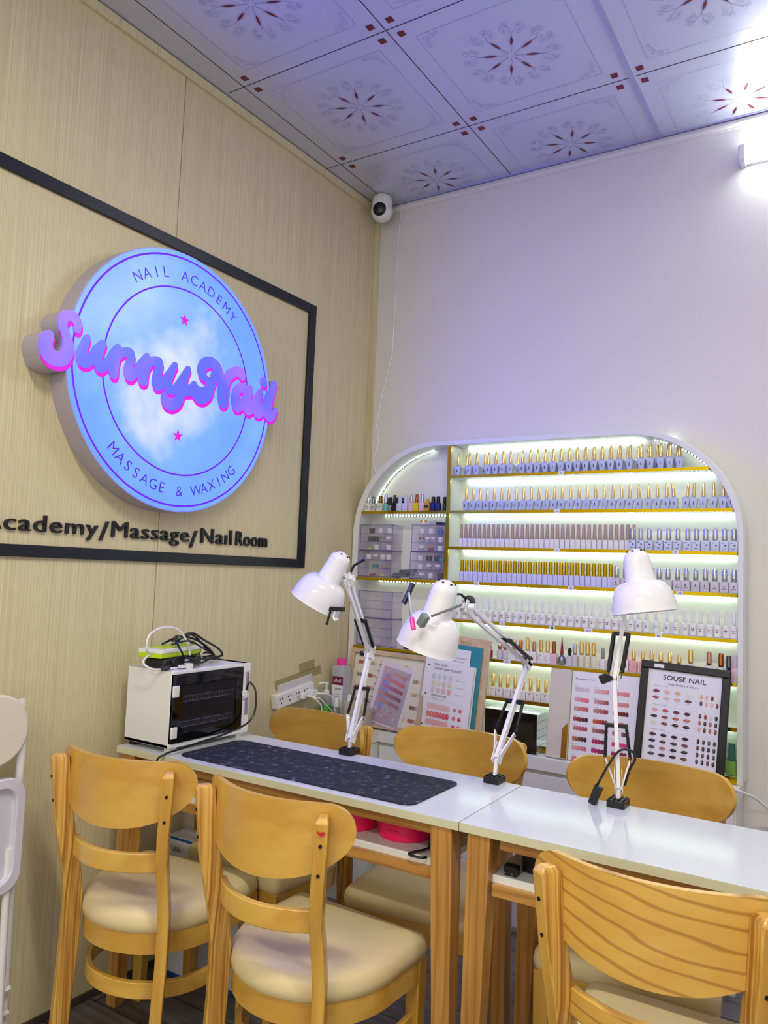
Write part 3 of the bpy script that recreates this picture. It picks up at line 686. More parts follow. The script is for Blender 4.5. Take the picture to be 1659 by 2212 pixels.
place_row(gld, [.538+.0211*k for k in range(30)], -.078, S['s4'][1], label='slim white bottle with shiny gold cap on the fourth shelf', group='gold-capped bottles on the fourth shelf', jit=.0005)
si4 = bottle('polish_bottle', 'x', 'x', [(.0135, 0), (.0142, .001), (.0142, .034), (.0135, .036), (.004, .0362)], [(.0088, .036), (.0094, .037), (.0092, .06), (.0086, .078), (.0075, .0795), (.001, .08)], 'greywhite', 'silver', sq=14, n=32, marks=[(0, .012, .014, .0014), (0, .02, .003, .006)])
place_row(si4, [1.173, 1.205, 1.24, 1.27, 1.299,1.324,1.355,1.387,1.416,1.448,1.479,1.510,1.541,1.571], -.082, S['s4'][1], label='grey-white square box bottle with silver cap, fourth shelf', group='silver-capped bottles on the fourth shelf')
wht = bottle('polish_bottle', 'x', 'x', [(.0115, 0), (.0128, .001), (.0132, .008), (.0132, .032), (.0115, .039), (.0065, .043), (.005, .044)], [(.0062, .044), (.0068, .045), (.0062, .056), (.0045, .088), (.0035, .0895), (.001, .09)], 'offwhite', 'offwhite', n=18, marks=[(-.0025, .024, .003, .003), (.0025, .024, .003, .003), (0, .018, .006, .0022)])
place_row(wht, [.528, .556,.586,.613]+[.64+.0278*k for k in range(17)]+[1.115,1.142,1.169,1.197,1.226,1.254,1.282,1.315,1.352,1.382,1.413,1.439,1.465,1.492,1.519,1.546,1.570], -.075, S['s5'][1], label='all-white tapered polish bottle with small black mark on the fifth shelf', group='white bottles on the fifth shelf')
bx7 = bottle('polish_bottle', 'x', 'x', [(.0135, 0), (.0142, .001), (.0142, .034), (.0135, .036), (.004, .0362)], [(.0075, .036), (.0078, .05), (.0072, .0505), (.007, .084), (.0062, .0855), (.001, .086)], 'offwhite', 'goldcap', sq=14, n=32, marks=[(0, .024, .005, .002), (0, .030, .016, .001)])
place_row(bx7, [.667, .697,.728,.759,.790,.822,.853,.884,.915], -.09, S['s7'][1], label='white boxed bottle with gold cap on the lowest shelf, behind the black drawer box', group='gold-capped bottles on the lowest shelf')
# mixed bottles, sixth shelf
cyl = lambda r, h, t=.9: [(r*.95, 0), (r, .001), (r, h-.006), (r*t, h-.003), (r*.45, h)]
cp = lambda r0, r1, a, h: [(r0*.95, a), (r0, a+.001), (r0*.98, a+.01), (r1, h-.002), (r1*.8, h), (.0008, h+.0003)]
def one(x, z, label, body, cap, bmm, cmm, y=-.075, sq=None, marks=None, n=20, csq=None, group=None):
    o = bottle('polish_bottle', label, None, body, cap, bmm, cmm, sq=sq, csq=csq, marks=marks, n=n)
    if not group: 
        if 'group' in o: del o['group']
    o.location = (x, y, z); return o
z6 = S['s6'][1]; z2 = S['s2'][1]; z4 = S['s4'][1]
BXq = [(.0125, 0), (.0132, .001), (.0132, .037), (.0125, .039), (.004, .0392)]
one(.775, z6, 'white box bottle with rose-gold cap, leftmost of the open part of the sixth shelf', BXq, cp(.0075, .007, .039, .08), 'offwhite', 'rosegold', sq=12)
one(.803, z6, 'white box bottle with copper cap beside the lamp elbow on the sixth shelf', BXq, cp(.0075, .007, .039, .078), 'offwhite', 'copper', sq=12)
one(.831, z6, 'white box bottle with tall gold cap left of the two crescent boxes', BXq, cp(.0085, .008, .039, .090), 'offwhite', 'goldcap', sq=12)
one(.858, z6, 'white box bottle with short rose-gold cap left of the crescent boxes', BXq, cp(.008, .0075, .039, .076), 'offwhite', 'rosegold', sq=12)
cres = None
for i, x in enumerate((.886, .9125)):
    o = one(x, z6, ['white box bottle with a rose crescent mark and gold cap, left one of the pair', 'white box bottle with a rose crescent mark and gold cap, right one of the pair'][i], BXq, cp(.008, .0075, .039, .086), 'offwhite', 'goldcap', sq=12)
    b = B()
    for k in range(10):
        a0, a1 = PI*.35+k*.13*PI, PI*.35+(k+1)*.13*PI
        P = [(.0015+r*math.cos(a), -.0138, .019+r*1.15*math.sin(a)) for r, a in ((.0095, a0), (.0095, a1), (.0078, a1), (.0078, a0))]; b.poly(P)
    b.build('crescent_mark', pm('rose_brown_print', (190, 130, 110), .4), o, smooth=0)
one(.938, z6, 'lilac box bottle with copper cap next to the red-capped bottle', BXq, cp(.008, .0075, .039, .084), 'palepink', 'copper', sq=12)
one(.969, z6, 'dark glass bottle with long pointed red cap', [(.012, 0), (.0145, .004), (.0145, .022), (.010, .032), (.006, .036), (.0045, .038)], [(.0065, .038), (.0068, .04), (.0045, .065), (.0008, .102)], 'steel', 'red')
one(.999, z6, 'small clear bottle with black stepped cap right of the red pointed cap', cyl(.0112, .036), [(.005, .036), (.0055, .045), (.008, .046), (.008, .056), (.0055, .057), (.0055, .064), (.001, .0642)], 'greywhite', 'blackplastic')
one(.1+.92, z6, 'grey-white bottle with silver cap next to three gold-capped marble bottles', cyl(.0122, .042), cp(.0078, .007, .042, .082), 'greywhite', 'silver')
for i, x in enumerate((1.045, 1.068, 1.091)):
    one(x, z6, ('leftmost', 'middle', 'rightmost')[i]+' of three marbled ivory bottles with tall gold caps', cyl(.0112, .044), cp(.0085, .008, .044, .092), pm('marbled_ivory', (222, 218, 186), .2, var=.12, vscale=90), 'goldcap')
for i, x in enumerate((1.125, 1.155)):
    one(x, z6, ('left', 'right')[i]+' one of two white scripted bottles with patterned grey caps by the right lamp arm', cyl(.0135, .036), cp(.0075, .0062, .036, .076), pm('scripted_white', (226, 222, 220), .25, var=.14, vscale=160), pm('patterned_grey_cap', (150, 138, 130), .35, metal=.3, var=.3, vscale=260))
one(1.208, z6, 'white box with a pink cap right of the right lamp arm', BXq, [(.010, .039), (.0102, .04), (.0098, .076), (.009, .078), (.001, .0782)], 'offwhite', pm('coral_pink_cap', (240, 140, 150), .3), sq=12, marks=[(0, .02, .012, .012)])
pxs = [1.237, 1.270, 1.301, 1.332, 1.363, 1.394]
for i, x in enumerate(pxs):
    one(x, z6, ['first', 'second', 'third', 'fourth', 'fifth', 'sixth'][i]+' gold-capped pink-boxed bottle counted from the pink cap, partly behind the black frame', BXq, cp(.0078, .0072, .039, .080 if i < 5 else .074), pm('coral_pink_box', (238, 170, 172), .35), 'goldcap', sq=12)
one(1.432, z6, 'ivory bottle with tallest gold cap above the black frame', cyl(.0125, .048), cp(.0088, .0082, .048, .096), 'offwhite', 'goldcap')
one(1.492, z6, 'ivory bottle with darker gold cap above the black frame top edge', cyl(.0125, .048), cp(.0088, .0082, .048, .094), 'offwhite', 'rosegold')
one(1.530, z6, 'ivory bottle with bronze cap near the frame corner', cyl(.0125, .046), cp(.0088, .0082, .046, .092), 'offwhite', 'copper')
one(1.555, z6, 'bottle with black and silver cap beside the frame corner', cyl(.011, .04), cp(.0088, .0082, .04, .086), 'steel', pm('gunmetal_cap', (110, 112, 125), .2, metal=1))
one(1.575, z6, 'pale pink box bottle at the right end of the sixth shelf', [(.0105, 0), (.011, .001), (.011, .044), (.0105, .045), (.004, .0452)], cp(.0085, .008, .045, .088), 'palepink', 'palepink', sq=12)
# clear bottles behind the middle lamp head on shelf six
for i, x in enumerate((.545, .567, .59, .615, .64)):
    one(x, z6, ('1st', '2nd', '3rd', '4th', '5th')[i]+' small clear-grey bottle with dark cap from the left, behind the middle lamp shade', cyl(.0105, .048), cp(.006, .0052, .048, .064), 'bottleclear', 'darkgrey')
one(.672, z6, 'small dark pink bottle beside the wooden board top', cyl(.012, .03), cp(.009, .0085, .03, .048), 'red', 'goldcap')
for i, x in enumerate((.715, .738)):
    one(x, z6, ('left', 'right')[i]+' one of two bottles with round rose-gold ball caps', cyl(.0115, .034), [(.005, .034), (.0085, .038), (.0108, .046), (.0085, .054), (.001, .057)], 'greywhite', 'rosegold')
# green bottles on the cabinet bottom right
for i, (x, y) in enumerate(((1.566, -.075), (1.528, -.04))):
    one(x, .676, ['green bottle with dark teal cap at the bottom right of the cabinet', 'green bottle half hidden behind the black frame at the cabinet bottom'][i], [(.014, 0), (.0175, .002), (.0165, .044), (.0155, .046), (.005, .047)], [(.0128, .047), (.013, .048), (.0108, .104), (.010, .105), (.001, .1052)], 'olive', 'darkgreen', y=y, sq=8, n=24)
# left compartment, mixed bottles on the second shelf
def lb(x, txt, r, h, cr0, cr1, ch, bmm, cmm, sq=None, y=-.08, marks=None): one(x, z2, txt, cyl(r, h) if not sq else [(r*.95, 0), (r, .001), (r, h-.002), (r*.9, h), (r*.4, h+.0002)], cp(cr0, cr1, h, ch), bmm, cmm, sq=sq, marks=marks, n=24, y=y)
MK = [(0, .026, .014, .002), (0, .020, .016, .0015), (0, .014, .012, .0015), (0, .009, .015, .0012)]
lb(.068, 'white printed bottle with silver cap at the far left of the arched bay', .0125, .036, .0085, .0072, .070, 'offwhite', 'silver', 8, -.085, MK)
lb(.094, 'clear bottle with grey cap, second from the left in the arched bay', .0118, .034, .0085, .0068, .066, 'greywhite', 'steel', 8, -.085, MK[1:3])
lb(.115, 'slim white bottle with white cap left of the gold cap', .0085, .036, .006, .005, .062, 'offwhite', 'offwhite', None, -.07)
lb(.133, 'white bottle with dark gold cap in the arched bay', .0118, .035, .0088, .008, .068, 'offwhite', pm('dark_gold_cap', (150, 110, 50), .25, metal=1), 8, -.088, MK[:3])
lb(.159, 'mint green bottle with silver cap', .0105, .036, .0088, .0078, .077, 'mint', 'silver', None, -.085)
lb(.148, 'small bottle with black cap behind the mint bottle', .010, .034, .008, .007, .062, 'darkgrey', 'blackplastic', None, -.045)
lb(.181, 'green-based clear bottle with black cap', .0128, .028, .0085, .0078, .062, 'bottleclear', 'blackplastic', None, -.08)
lb(.192, 'black-capped bottle in the back row of the arched bay', .0105, .034, .0085, .0078, .064, 'blackplastic', 'blackplastic', None, -.045)
lb(.206, 'all-black bottle in front of the other black bottles', .0118, .036, .0078, .007, .070, 'black', 'blackplastic', 8, -.088, None)
lb(.224, 'black bottle just right of the all-black front bottle', .0105, .034, .009, .008, .062, 'blackplastic', 'blackplastic', None, -.05)
lb(.232, 'lilac-white bottle with white cap, left one of the pair', .0125, .034, .0088, .0082, .066, 'lilac', 'lilac', 10, -.086)
lb(.261, 'lilac-white bottle with white cap, right one of the pair', .0128, .034, .0088, .0082, .068, 'lilac', 'lilac', 10, -.086)
lb(.290, 'pale pink bottle with silver cap left of the yellow bottle', .0115, .036, .0085, .0078, .070, 'palepink', 'silver', 8, -.086)
lb(.317, 'yellow bottle with copper cap', .0125, .034, .0075, .0065, .072, 'yellow', 'copper', 10, -.088)
lb(.344, 'pale pink bottle with silver cap right of the yellow bottle', .0122, .036, .0085, .0078, .072, 'palepink', 'silver', 8, -.086)
lb(.370, 'amber bottle with blue and white label and cone cap', .0118, .030, .010, .006, .052, 'amber', 'amber', 8, -.088, [(0, .018, .018, .014)])
lb(.378, 'white bottle half hidden behind the amber bottle', .010, .034, .007, .006, .064, 'offwhite', 'rosegold', None, -.045)
lb(.396, 'navy blue bottle with black cap left of its twin', .011, .034, .0085, .008, .060, 'navy', 'blackplastic', 8, -.086)
lb(.420, 'navy blue bottle with black cap beside the divider', .011, .034, .0085, .008, .060, 'navy', 'blackplastic', 8, -.086)
lb(.444, 'dark bottle tucked against the gold divider', .010, .034, .0082, .0076, .060, 'black', 'blackplastic', None, -.07)

# ------------------------------------------------------------------ clear drawer organisers
def organiser(x0, x1, y0, y1, z0, z1, label, nd=3):
    t = thing('drawer_organiser', label, 'organiser', ((x0+x1)/2, (y0+y1)/2, z0))
    wd, dp, h = (x1-x0)/2, (y1-y0)/2, z1-z0
    b = B(); th = .002
    b.box(-wd, wd, -dp, dp, 0, th); b.box(-wd, wd, -dp, dp, h-th, h); b.box(-wd, -wd+th, -dp, dp, th, h-th); b.box(wd-th, wd, -dp, dp, th, h-th); b.box(-wd, wd, dp-th, dp, th, h-th)
    b.m = 1
    for sx in (-1, 1):
        for zz_ in (.001, h-.001): b.tube([(sx*(wd-.001), -dp, zz_), (sx*(wd-.001), dp, zz_)], .0014, 5)
        b.tube([(sx*(wd-.001), -dp, 0), (sx*(wd-.001), -dp, h)], .0016, 5)
    for zz_ in (.001, h-.001): b.tube([(-wd, -dp, zz_), (wd, -dp, zz_)], .0016, 5)
    b.build('case', [M['clear'], M['clearline']], t, smooth=0)
    for k in range(nd):
        a = .003+k*(h-.006)/nd; c = .003+(k+1)*(h-.006)/nd-.003
        b = B(); b.box(-wd+.003, wd-.003, -dp+.001, -dp+.003, a, c); b.box(-wd+.003, wd-.003, -dp+.003, dp-.004, a, a+.0012)
        b.m = 1; b.tube([(-wd+.003, -dp+.001, a), (wd-.003, -dp+.001, a)], .001, 5); b.box(-.001+wd*.35, .001+wd*.35, -dp+.003, dp-.004, a, c)
        b.build('drawer', [M['clear'], M['clearline']], t, smooth=0)
    return t
zA, zB_, zC = S['s4'][1], 1.399, 1.514
OG = []
OG.append((.036, .205, zA, zB_, 'lower left clear acrylic drawer box above the fourth gold shelf'))
OG.append((.040, .208, zB_, zC, 'upper left clear acrylic drawer box, packed with jars'))
OG.append((.300, .464, zA, zB_, 'lower clear acrylic drawer box beside the gold divider'))
OG.append((.304, .466, zB_, zC, 'upper clear acrylic drawer box beside the gold divider'))
for x0, x1, a, c, lb_ in OG: organiser(x0, x1, -.098, -.012, a+.0003, c-.0003, lb_)
z6b = S['s6'][1]
organiser(.042, .222, -.098, -.012, z6b+.0003, 1.104, 'lower clear drawer box on the bottom left shelf, with pink strips')
organiser(.046, .220, -.098, -.012, 1.1045, 1.222, 'upper clear drawer box on the bottom left shelf')
# jars inside them
def jar(x, y, z, r, h, bm, lm, label, group=None):
    b = B(); b.lathe([(r*.9, 0), (r, .002), (r, h*.55), (r*.9, h*.58)], 16); o = b.build('cosmetic_jar', bm)
    tag(o, label, 'jar', group); o.location = (x, y, z)
    b = B(); b.lathe([(r*1.0, h*.55), (r*1.06, h*.58), (r*1.06, h*.95), (r*.95, h), (.001, h)], 16); b.build('lid', lm, o); return o
W_, K_, Gg = M['offwhite'], M['blackplastic'], M['bottleclear']
J = []
for (x0, x1, a, c, lb_), spec in zip(OG, (
    [[('w', .2), ('c', .45), ('w', .7), ('w', .92)], [('tb', .45), ('co', .75)], [('pk', .35), ('ye', .7)]],
    [[('k', .25), ('w', .58), ('w', .9)], [('k', .22), ('k', .42), ('b', .66), ('c', .85)], [('ye', .2), ('w', .45), ('w', .88)]],
    [[('w', .2), ('k', .5), ('k', .75), ('tb', .93)], [('w', .2), ('c', .5), ('c', .8)], [('c', .25), ('w', .58), ('k', .9)]],
    [[('w', .2), ('w', .52), ('bl', .85)], [('b', .2), ('c', .4), ('c', .62), ('w', .85)], [('c', .2), ('rd', .52), ('w', .85)]])):
    h = (c-a-.006)/3
    for k, row in enumerate([spec[2], spec[1], spec[0]] if False else [spec[1+1], spec[1], spec[0]]):
        for kind, u in row:
            x = x0+.012+(x1-x0-.024)*u; z = a+.0053+k*h
            col = dict(w=('white', W_, W_), k=('black', K_, K_), c=('clear', Gg, W_), b=('brown-lidded', Gg, M['copper']), tb=('blue', M['teal'], M['teal']), co=('coral', M['taupe'], M['taupe']), pk=('magenta', M['burgundy'], M['pinkcap']), ye=('lime', M['lime'], M['clear']), bl=('bright blue', M['blue'], M['blue']), rd=('red', M['red'], M['red']))[kind]
            lvl = ('bottom', 'middle', 'top')[k]
            J.append((x, z, col, 'small %s jar in the %s drawer of the %s' % (col[0], lvl, {'lower left': 'lower left clear box', 'upper left': 'upper left clear box', 'lower clear': 'lower box by the divider', 'upper clear': 'upper box by the divider'}[' '.join(lb_.split()[:2])]), 'w' if kind == 'w' else kind))
seen = {}
for x, z, col, lbl, kd in J:
    seen[lbl] = seen.get(lbl, 0)+1
for x, z, col, lbl, kd in J:
    g = ('jars: '+lbl) if seen[lbl] > 1 else None
    flat = kd in ('tb', 'co', 'ye', 'rd', 'pk', 'bl')
    o = jar(x, -.078, z, .0125 if not flat else .013, .022 if not flat else .014, col[1], col[2], lbl[:140], g)
# pens / tools bundle between the drawer boxes
for i, (x, z, l, a) in enumerate(((.232, .006, .07, .15), (.240, .017, .075, .35), (.255, .008, .08, .5), (.265, .028, .075, .1))):
    b = B(); b.tube([(-l/2, 0, -math.sin(a)*l*.18), (l/2, 0, math.sin(a)*l*.18)], [.0055, .007], 10); b.m = 1; b.tube([(-l/2-.006, 0, -math.sin(a)*l*.18), (-l/2, 0, -math.sin(a)*l*.18)], .006, 10)
    o = b.build('tool_pouch', [pm('grey_pouch', (100, 110, 116), .35), M['steel']]); tag(o, 'grey tube lying between the clear drawer boxes, '+('lowest of the pile', 'leaning left in the pile', 'longest of the pile', 'topmost of the pile')[i], 'tube'); o.location = (x+.01, -.08+.005*i, zA+z+.004)
# things on top of the upper right organiser and boxes on the lower shelf
o = jar(.345, -.07, zC, .014, .022, W_, M['goldcap'], 'white jar with gold lid on top of the right drawer box')
o = jar(.395, -.07, zC, .021, .018, Gg, Gg, 'clear flat jar on top of the right drawer box')
b = B(); b.lathe([(.03, 0), (.032, .002), (.030, .010), (.02, .013), (.001, .0135)], 24, sq=3); o = b.build('hair_clip', M['blackplastic']); o.location = (.437, -.062, zC); tag(o, 'flat black oval case on top of the right drawer box', 'case')
b = B(); b.box(-.045, .045, -.03, .03, 0, .006); o = b.build('plastic_tray', M['clear']); o.location = (.13, -.055, zC); tag(o, 'flat clear tray on top of the upper left drawer box', 'tray')
b = B(); b.box(-.05, .05, -.03, .03, 0, .008); o = b.build('plastic_tray', M['clear']); o.location = (.115, -.055, 1.2225); tag(o, 'flat clear tray on the upper box of the bottom left shelf', 'tray')
jar(.262, -.085, z6b, .019, .030, M['greywhite'], M['greywhite'], 'grey jar in front on the bottom left shelf, beside the drawer box')
jar(.268, -.055, z6b+.031, .019, .032, M['steel'], M['offwhite'], 'silver jar stacked behind, on the bottom left shelf')
jar(.262, -.05, z6b, .019, .030, M['blackplastic'], M['steel'], 'black jar under the silver jar on the bottom left shelf')
for i, (x, wd, mt, l) in enumerate(((.298, .022, 'blackplastic', 'black box next to the grey jar on the bottom left shelf'), (.326, .024, 'greywhite', 'grey labelled bottle box on the bottom left shelf'), (.362, .034, 'creampaper', 'cream box with black print left of the wooden board'), (.395, .022, 'blackplastic', 'black box right of the cream box'), (.421, .024, 'creampaper', 'small cream box half behind the white page'))):
    b = B(); b.box(-wd/2, wd/2, -.02, .02, 0, .042); b.m = 1; b.box(-wd*.2, wd*.2, -.0205, -.0195, .022, .028); b.box(-wd*.35, wd*.35, -.0205, -.0195, .008, .010)
    o = b.build('polish_box', [M[mt], M['darkgrey'] if mt != 'blackplastic' else M['greywhite']], bevel=.001); o.location = (x, -.078, z6b); tag(o, l, 'box')

# ------------------------------------------------------------------ base cabinet + worktop
t = thing('base_cabinet', 'white low cabinet with flat doors under the display cabinet', 'cabinet', (0, 0, 0))
b = B(); b.box(.002, 1.59, -.155, -.002, 0, .603); b.box(.002, .22, -.33, -.155, 0, .603); b.build('body', M['white'], t)
for x0, x1 in ((.225, .345), (.348, .80), (.803, 1.255), (1.258, 1.585)):
    b = B(); b.box(x0, x1, -.170, -.155, .02, .588); b.build('door', M['white'], t, bevel=.002)
b = B(); b.box(.002, 1.597, -.178, -.0015, .603, .6515); b.box(.002, .225, -.345, -.178, .603, .6515)
tag(b.build('worktop', M['white'], bevel=.002), 'white worktop ledge below the arched cabinet carrying swatch boards', 'worktop')

# ------------------------------------------------------------------ printed swatch helpers
def ell(b, cx, cy, rx, ry, z, col, n=10, p=2.0):
    b.col = srgb(col); pts = []
    for k in range(n):
        a = 2*PI*k/n; c_, s_ = math.cos(a), math.sin(a); pts.append((cx+rx*math.copysign(abs(c_)**(2/p), c_), cy+ry*math.copysign(abs(s_)**(2/p), s_), z))
    b.poly(pts)
def rect(b, x0, x1, y0, y1, z, col): b.col = srgb(col); b.poly([(x0, y0, z), (x1, y0, z), (x1, y1, z), (x0, y1, z)])
def txt(b, s, x, y, h, z, col=(30, 30, 34), width=None, bold=0, align='LEFT', spacing=1):
    b.col = srgb(col); M0 = b.M.copy(); b.M = M0 @ Matrix.Translation((x, y, z)); b.geo(textgeo(s, 0, bold, width, h, align=align, spacing=spacing)); b.M = M0
def mixc(a, c, t): return tuple(a[i]*(1-t)+c[i]*t for i in range(3))
def leanframe(bl, br, tl):
    bl, br, tl = Vector(bl), Vector(br), Vector(tl); ux = (br-bl).normalized(); uy = (tl-bl); uy = (uy-ux*uy.dot(ux)).normalized()
    return frame(bl, ux, uy), (br-bl).length, (tl-bl).dot(uy)
def boxin(b, T, x0, x1, y0, y1, z0, z1):
    M0 = b.M.copy(); b.M = T; b.box(x0, x1, y0, y1, z0, z1); b.M = M0

WT = .652
def panel_thing(name, label, cat, bl, br, tl): 
    T, wd, h = leanframe(bl, br, tl); t = thing(name, label, cat); t.matrix_world = T
    return t, wd, h
# black framed chart
t, wd, h = panel_thing('framed_chart', 'black-framed chart of dark polish colours leaning on the cabinet at the right', 'framed chart', (1.264, -.172, .664), (1.556, -.172, .653), (1.283, -.112, 1.034))
b = B(); fw = .026
b.box(0, wd, 0, fw, 0, .016); b.box(0, wd, h-fw, h, 0, .016); b.box(0, fw, fw, h-fw, 0, .016); b.box(wd-fw, wd, fw, h-fw, 0, .016); b.build('frame', M['blackplastic'], t, bevel=.003)
b = B(); b.box(fw*.8, wd-fw*.8, fw*.8, h-fw*.8, .001, .006); ch = b.build('chart', M['paper'], t)
b = B(); z = .0064
txt(b, 'SOUSE NAIL', wd*.50, h*.845, .017, z, width=wd*.48, align='CENTER', bold=.01); txt(b, 'Nail Polish Colors', wd*.49, h*.80, .0075, z, width=wd*.33, align='CENTER')
grp = [(.735, 2, [(120, 40, 45), (232, 190, 160), (225, 180, 130), (235, 232, 215), (165, 80, 65), (228, 190, 170), (232, 165, 145), (110, 45, 55)]),
       (.555, 3, [(235, 170, 155), (190, 85, 75), (120, 30, 35), (85, 30, 45), (55, 20, 20), (150, 60, 45), (190, 100, 80), (195, 110, 90), (225, 222, 190), (125, 75, 55), (60, 20, 28), (40, 22, 26)]),
       (.315, 4, [(85, 20, 28), (35, 20, 38), (30, 20, 26), (38, 22, 26), (20, 16, 42), (72, 72, 36), (45, 45, 60), (110, 65, 65), (85, 85, 82), (180, 125, 100), (32, 30, 40), (70, 40, 45), (62, 56, 62), (22, 20, 28), (26, 18, 24), (100, 68, 40)])]
ytop = [.735, .565, .345]
for gi, (y0, rows_, cols) in enumerate(grp):
    yy = h*ytop[gi]; txt(b, ('Princess Color', 'Shooting Star', 'Special Tone')[gi], wd*.17, yy+.016, .0038, z, (120, 120, 130), width=wd*.16)
    b.col = srgb((190, 190, 200)); rect(b, wd*.15, wd*.86, yy+.0135, yy+.0139, z, (200, 200, 208)) if gi else None
    for r_ in range(rows_):
        for c_ in range(4):
            col = cols[r_*4+c_]; x = wd*(.195+.122*c_); y = yy-h*.058*r_
            ell(b, x, y, .0105, .0055, z, col, 12); ell(b, x-.007, y-.001, .0055, .0025, z+.0001, col); ell(b, x+.003, y+.002, .004, .0012, z+.0002, mixc(col, (255, 255, 255), .35)); rect(b, x-.005, x+.005, y-.0088, y-.0078, z, (150, 150, 160))
            ox = wd*(.70+.058*c_); cc = cols[(r_*5+c_*3+2) % len(cols)]
            ell(b, ox, y, .0046, .0078, z, cc, 12, 2.6); ell(b, ox-.0012, y+.002, .0008, .003, z+.0002, mixc(cc, (255, 255, 255), .6)); rect(b, ox-.003, ox+.003, y-.0105, y-.0098, z, (170, 170, 180))
b.build('print', M['ink'], ch, smooth=0)
b = B(); b.box(.045, .078, h-.020, h-.008, .0162, .0168); b.build('sticker', M['paper'], t)
# quilted swatch book
t, wd, h = panel_thing('swatch_book', 'open cream quilted swatch book with pink shade page and gold clasp', 'book', (.944, -.150, .6525), (1.262, -.150, .6525), (.952, -.108, .972))
cw = .080
b = B(); b.box(0, wd+.01, -.001, h, -.010, -.002); b.build('back_cover', M['quilt'], t, bevel=.002)
b = B(); b.box(0, cw, 0, h, -.001, .012); b.build('folded_cover', M['quilt'], t, bevel=.003)
b = B(); b.prism([(cw-.022, .004), (cw-.001, .004), (cw-.001, .125), (cw-.004, .130), (cw-.022, .108)], .0122, .0155); b.build('gold_clasp', pm('brushed_gold', (176, 130, 50), .3, metal=.8, var=.3, vscale=120), t, bevel=.001)
b = B(); b.box(cw+.002, wd+.006, .002, h-.002, -.0015, .003); pg = b.build('shade_page', M['paper'], t)
b = B(); z = .0034; x0 = cw+.014; pw = wd-x0; txt(b, 'Roseisland', x0, h*.90, .0075, z, (110, 105, 110), width=.042, bold=.01); txt(b, 'SHADE', x0+.05, h*.905, .0045, z, (120, 110, 112), width=.022)
rowsc = [[((205, 195, 205), (220, 200, 208)), ((225, 190, 185), (220, 150, 145)), ((225, 170, 165), (225, 120, 120))], [((225, 160, 160), (225, 110, 120)), ((205, 160, 160), (165, 75, 85)), ((225, 150, 150), (205, 130, 120))],
 [((215, 150, 135), (190, 90, 85)), ((200, 130, 125), (150, 60, 65)), ((130, 20, 30), (90, 10, 20))], [((170, 50, 60), (70, 15, 25)), ((200, 80, 50), (130, 25, 30)), ((215, 50, 90), (225, 40, 90))],
 [((200, 120, 120), (170, 70, 75)), ((180, 110, 105), (110, 45, 55)), ((190, 120, 130), (100, 30, 50))], [((190, 110, 80), (45, 15, 20)), ((190, 30, 100), (110, 10, 50)), ((225, 70, 130), (215, 50, 120))],
 [((225, 160, 160), (210, 110, 120)), ((190, 20, 110), (110, 15, 45)), ((170, 20, 60), (110, 20, 40))], [((215, 130, 145), (120, 25, 75)), ((200, 170, 170), (110, 30, 60)), ((160, 30, 50), (100, 20, 35))]]
for r_, row in enumerate(rowsc):
    y = h*(.785-.108*r_-(.012 if r_ % 2 == 0 else 0)+(.02 if r_ % 2 == 0 else 0))
    for c_, (ca, cb_) in enumerate(row):
        xx = x0+c_*.072
        txt(b, 'Series', xx, y+.011, .003, z, (80, 70, 75), width=.014)
        for k in range(5):
            if r_ == 4 and c_ == 2 and k in (1, 2): continue
            col = mixc(ca, cb_, k/4); xq = xx+.005+k*.0108
            ell(b, xq, y, .0058, .0082, z+.0001*k, col, 10, 2.8); ell(b, xq-.0016, y+.0015, .0008, .0032, z+.0001*k+.0003, mixc(col, (255, 255, 255), .3))
b.build('print', M['ink'], pg, smooth=0)
# pine board, teal board, pages
t, wd, h = panel_thing('wooden_board', 'pale pine board standing behind the teal board and white pages', 'board', (.535, -.128, .665), (.668, -.128, .656), (.585, -.1095, 1.060))
T = t.matrix_world.copy()
b = B(); b.box(-.04, wd, 0, h, -.0, .008); b.build('board', M['pine'], t, bevel=.001)
b = B(); b.M = Matrix.Identity(4); b.col = srgb((170, 130, 80)); M0 = b.M
txt(b, 'NATION', .0, h-.030, .013, .0084, (176, 138, 88), width=.05, bold=.02); b.build('lettering', M['ink'], t, smooth=0)
t, wd, h = panel_thing('teal_board', 'teal clipboard showing behind the white nail-tip pages', 'board', (.50, -.142, .665), (.640, -.142, .655), (.545, -.122, 1.030))
b = B(); b.box(-.03, wd, 0, h, 0, .006); b.build('board', M['teal'], t, bevel=.0025)
t, wd, h = panel_thing('sample_page', 'white card headed TRANSPARENT GLUE at the back of the page stack', 'card', (.41, -.152, .667), (.624, -.152, .653), (.452, -.131, 1.018))
b = B(); b.box(0, wd-.03, 0, h, 0, .003); b.m = 1; b.box(.0, wd+.002, 0, h-.062, .0005, .0035); b.build('page', [M['paper'], M['paper']], t, bevel=.002)
b = B(); txt(b, 'TRANSPARENT GLUE', .105, h-.038, .005, .0034, (70, 80, 120), width=.064, bold=.01); txt(b, 'EASY TO APPLY', .112, h-.052, .005, .0034, (70, 80, 120), width=.05, bold=.01)
for k in range(4): ell(b, .128+k*.012, h-.082, .005, .007, .0039, (170, 60, 60))
b.build('print', M['ink'], t, smooth=0)
t, wd, h = panel_thing('sample_page', 'white punched page headed NAIL GLUE TRENDY NEW PRODUCT with painted nail tips', 'page', (.402, -.168, .667), (.622, -.168, .653), (.440, -.138, .990))
b = B(); b.box(0, wd, 0, h-.032, 0, .004); b.box(0, .04, h-.032, h+.028, 0, .004); b.m = 1
for yy in (.12, .49, .84): b.M = Matrix.Translation((.018, h*yy, .0036)); b.lathe([(.0035, 0), (.0035, .0006)], 14); b.M = Matrix.Identity(4)
b.build('page', [M['paper'], M['darkgrey']], t)
b = B(); z = .0044
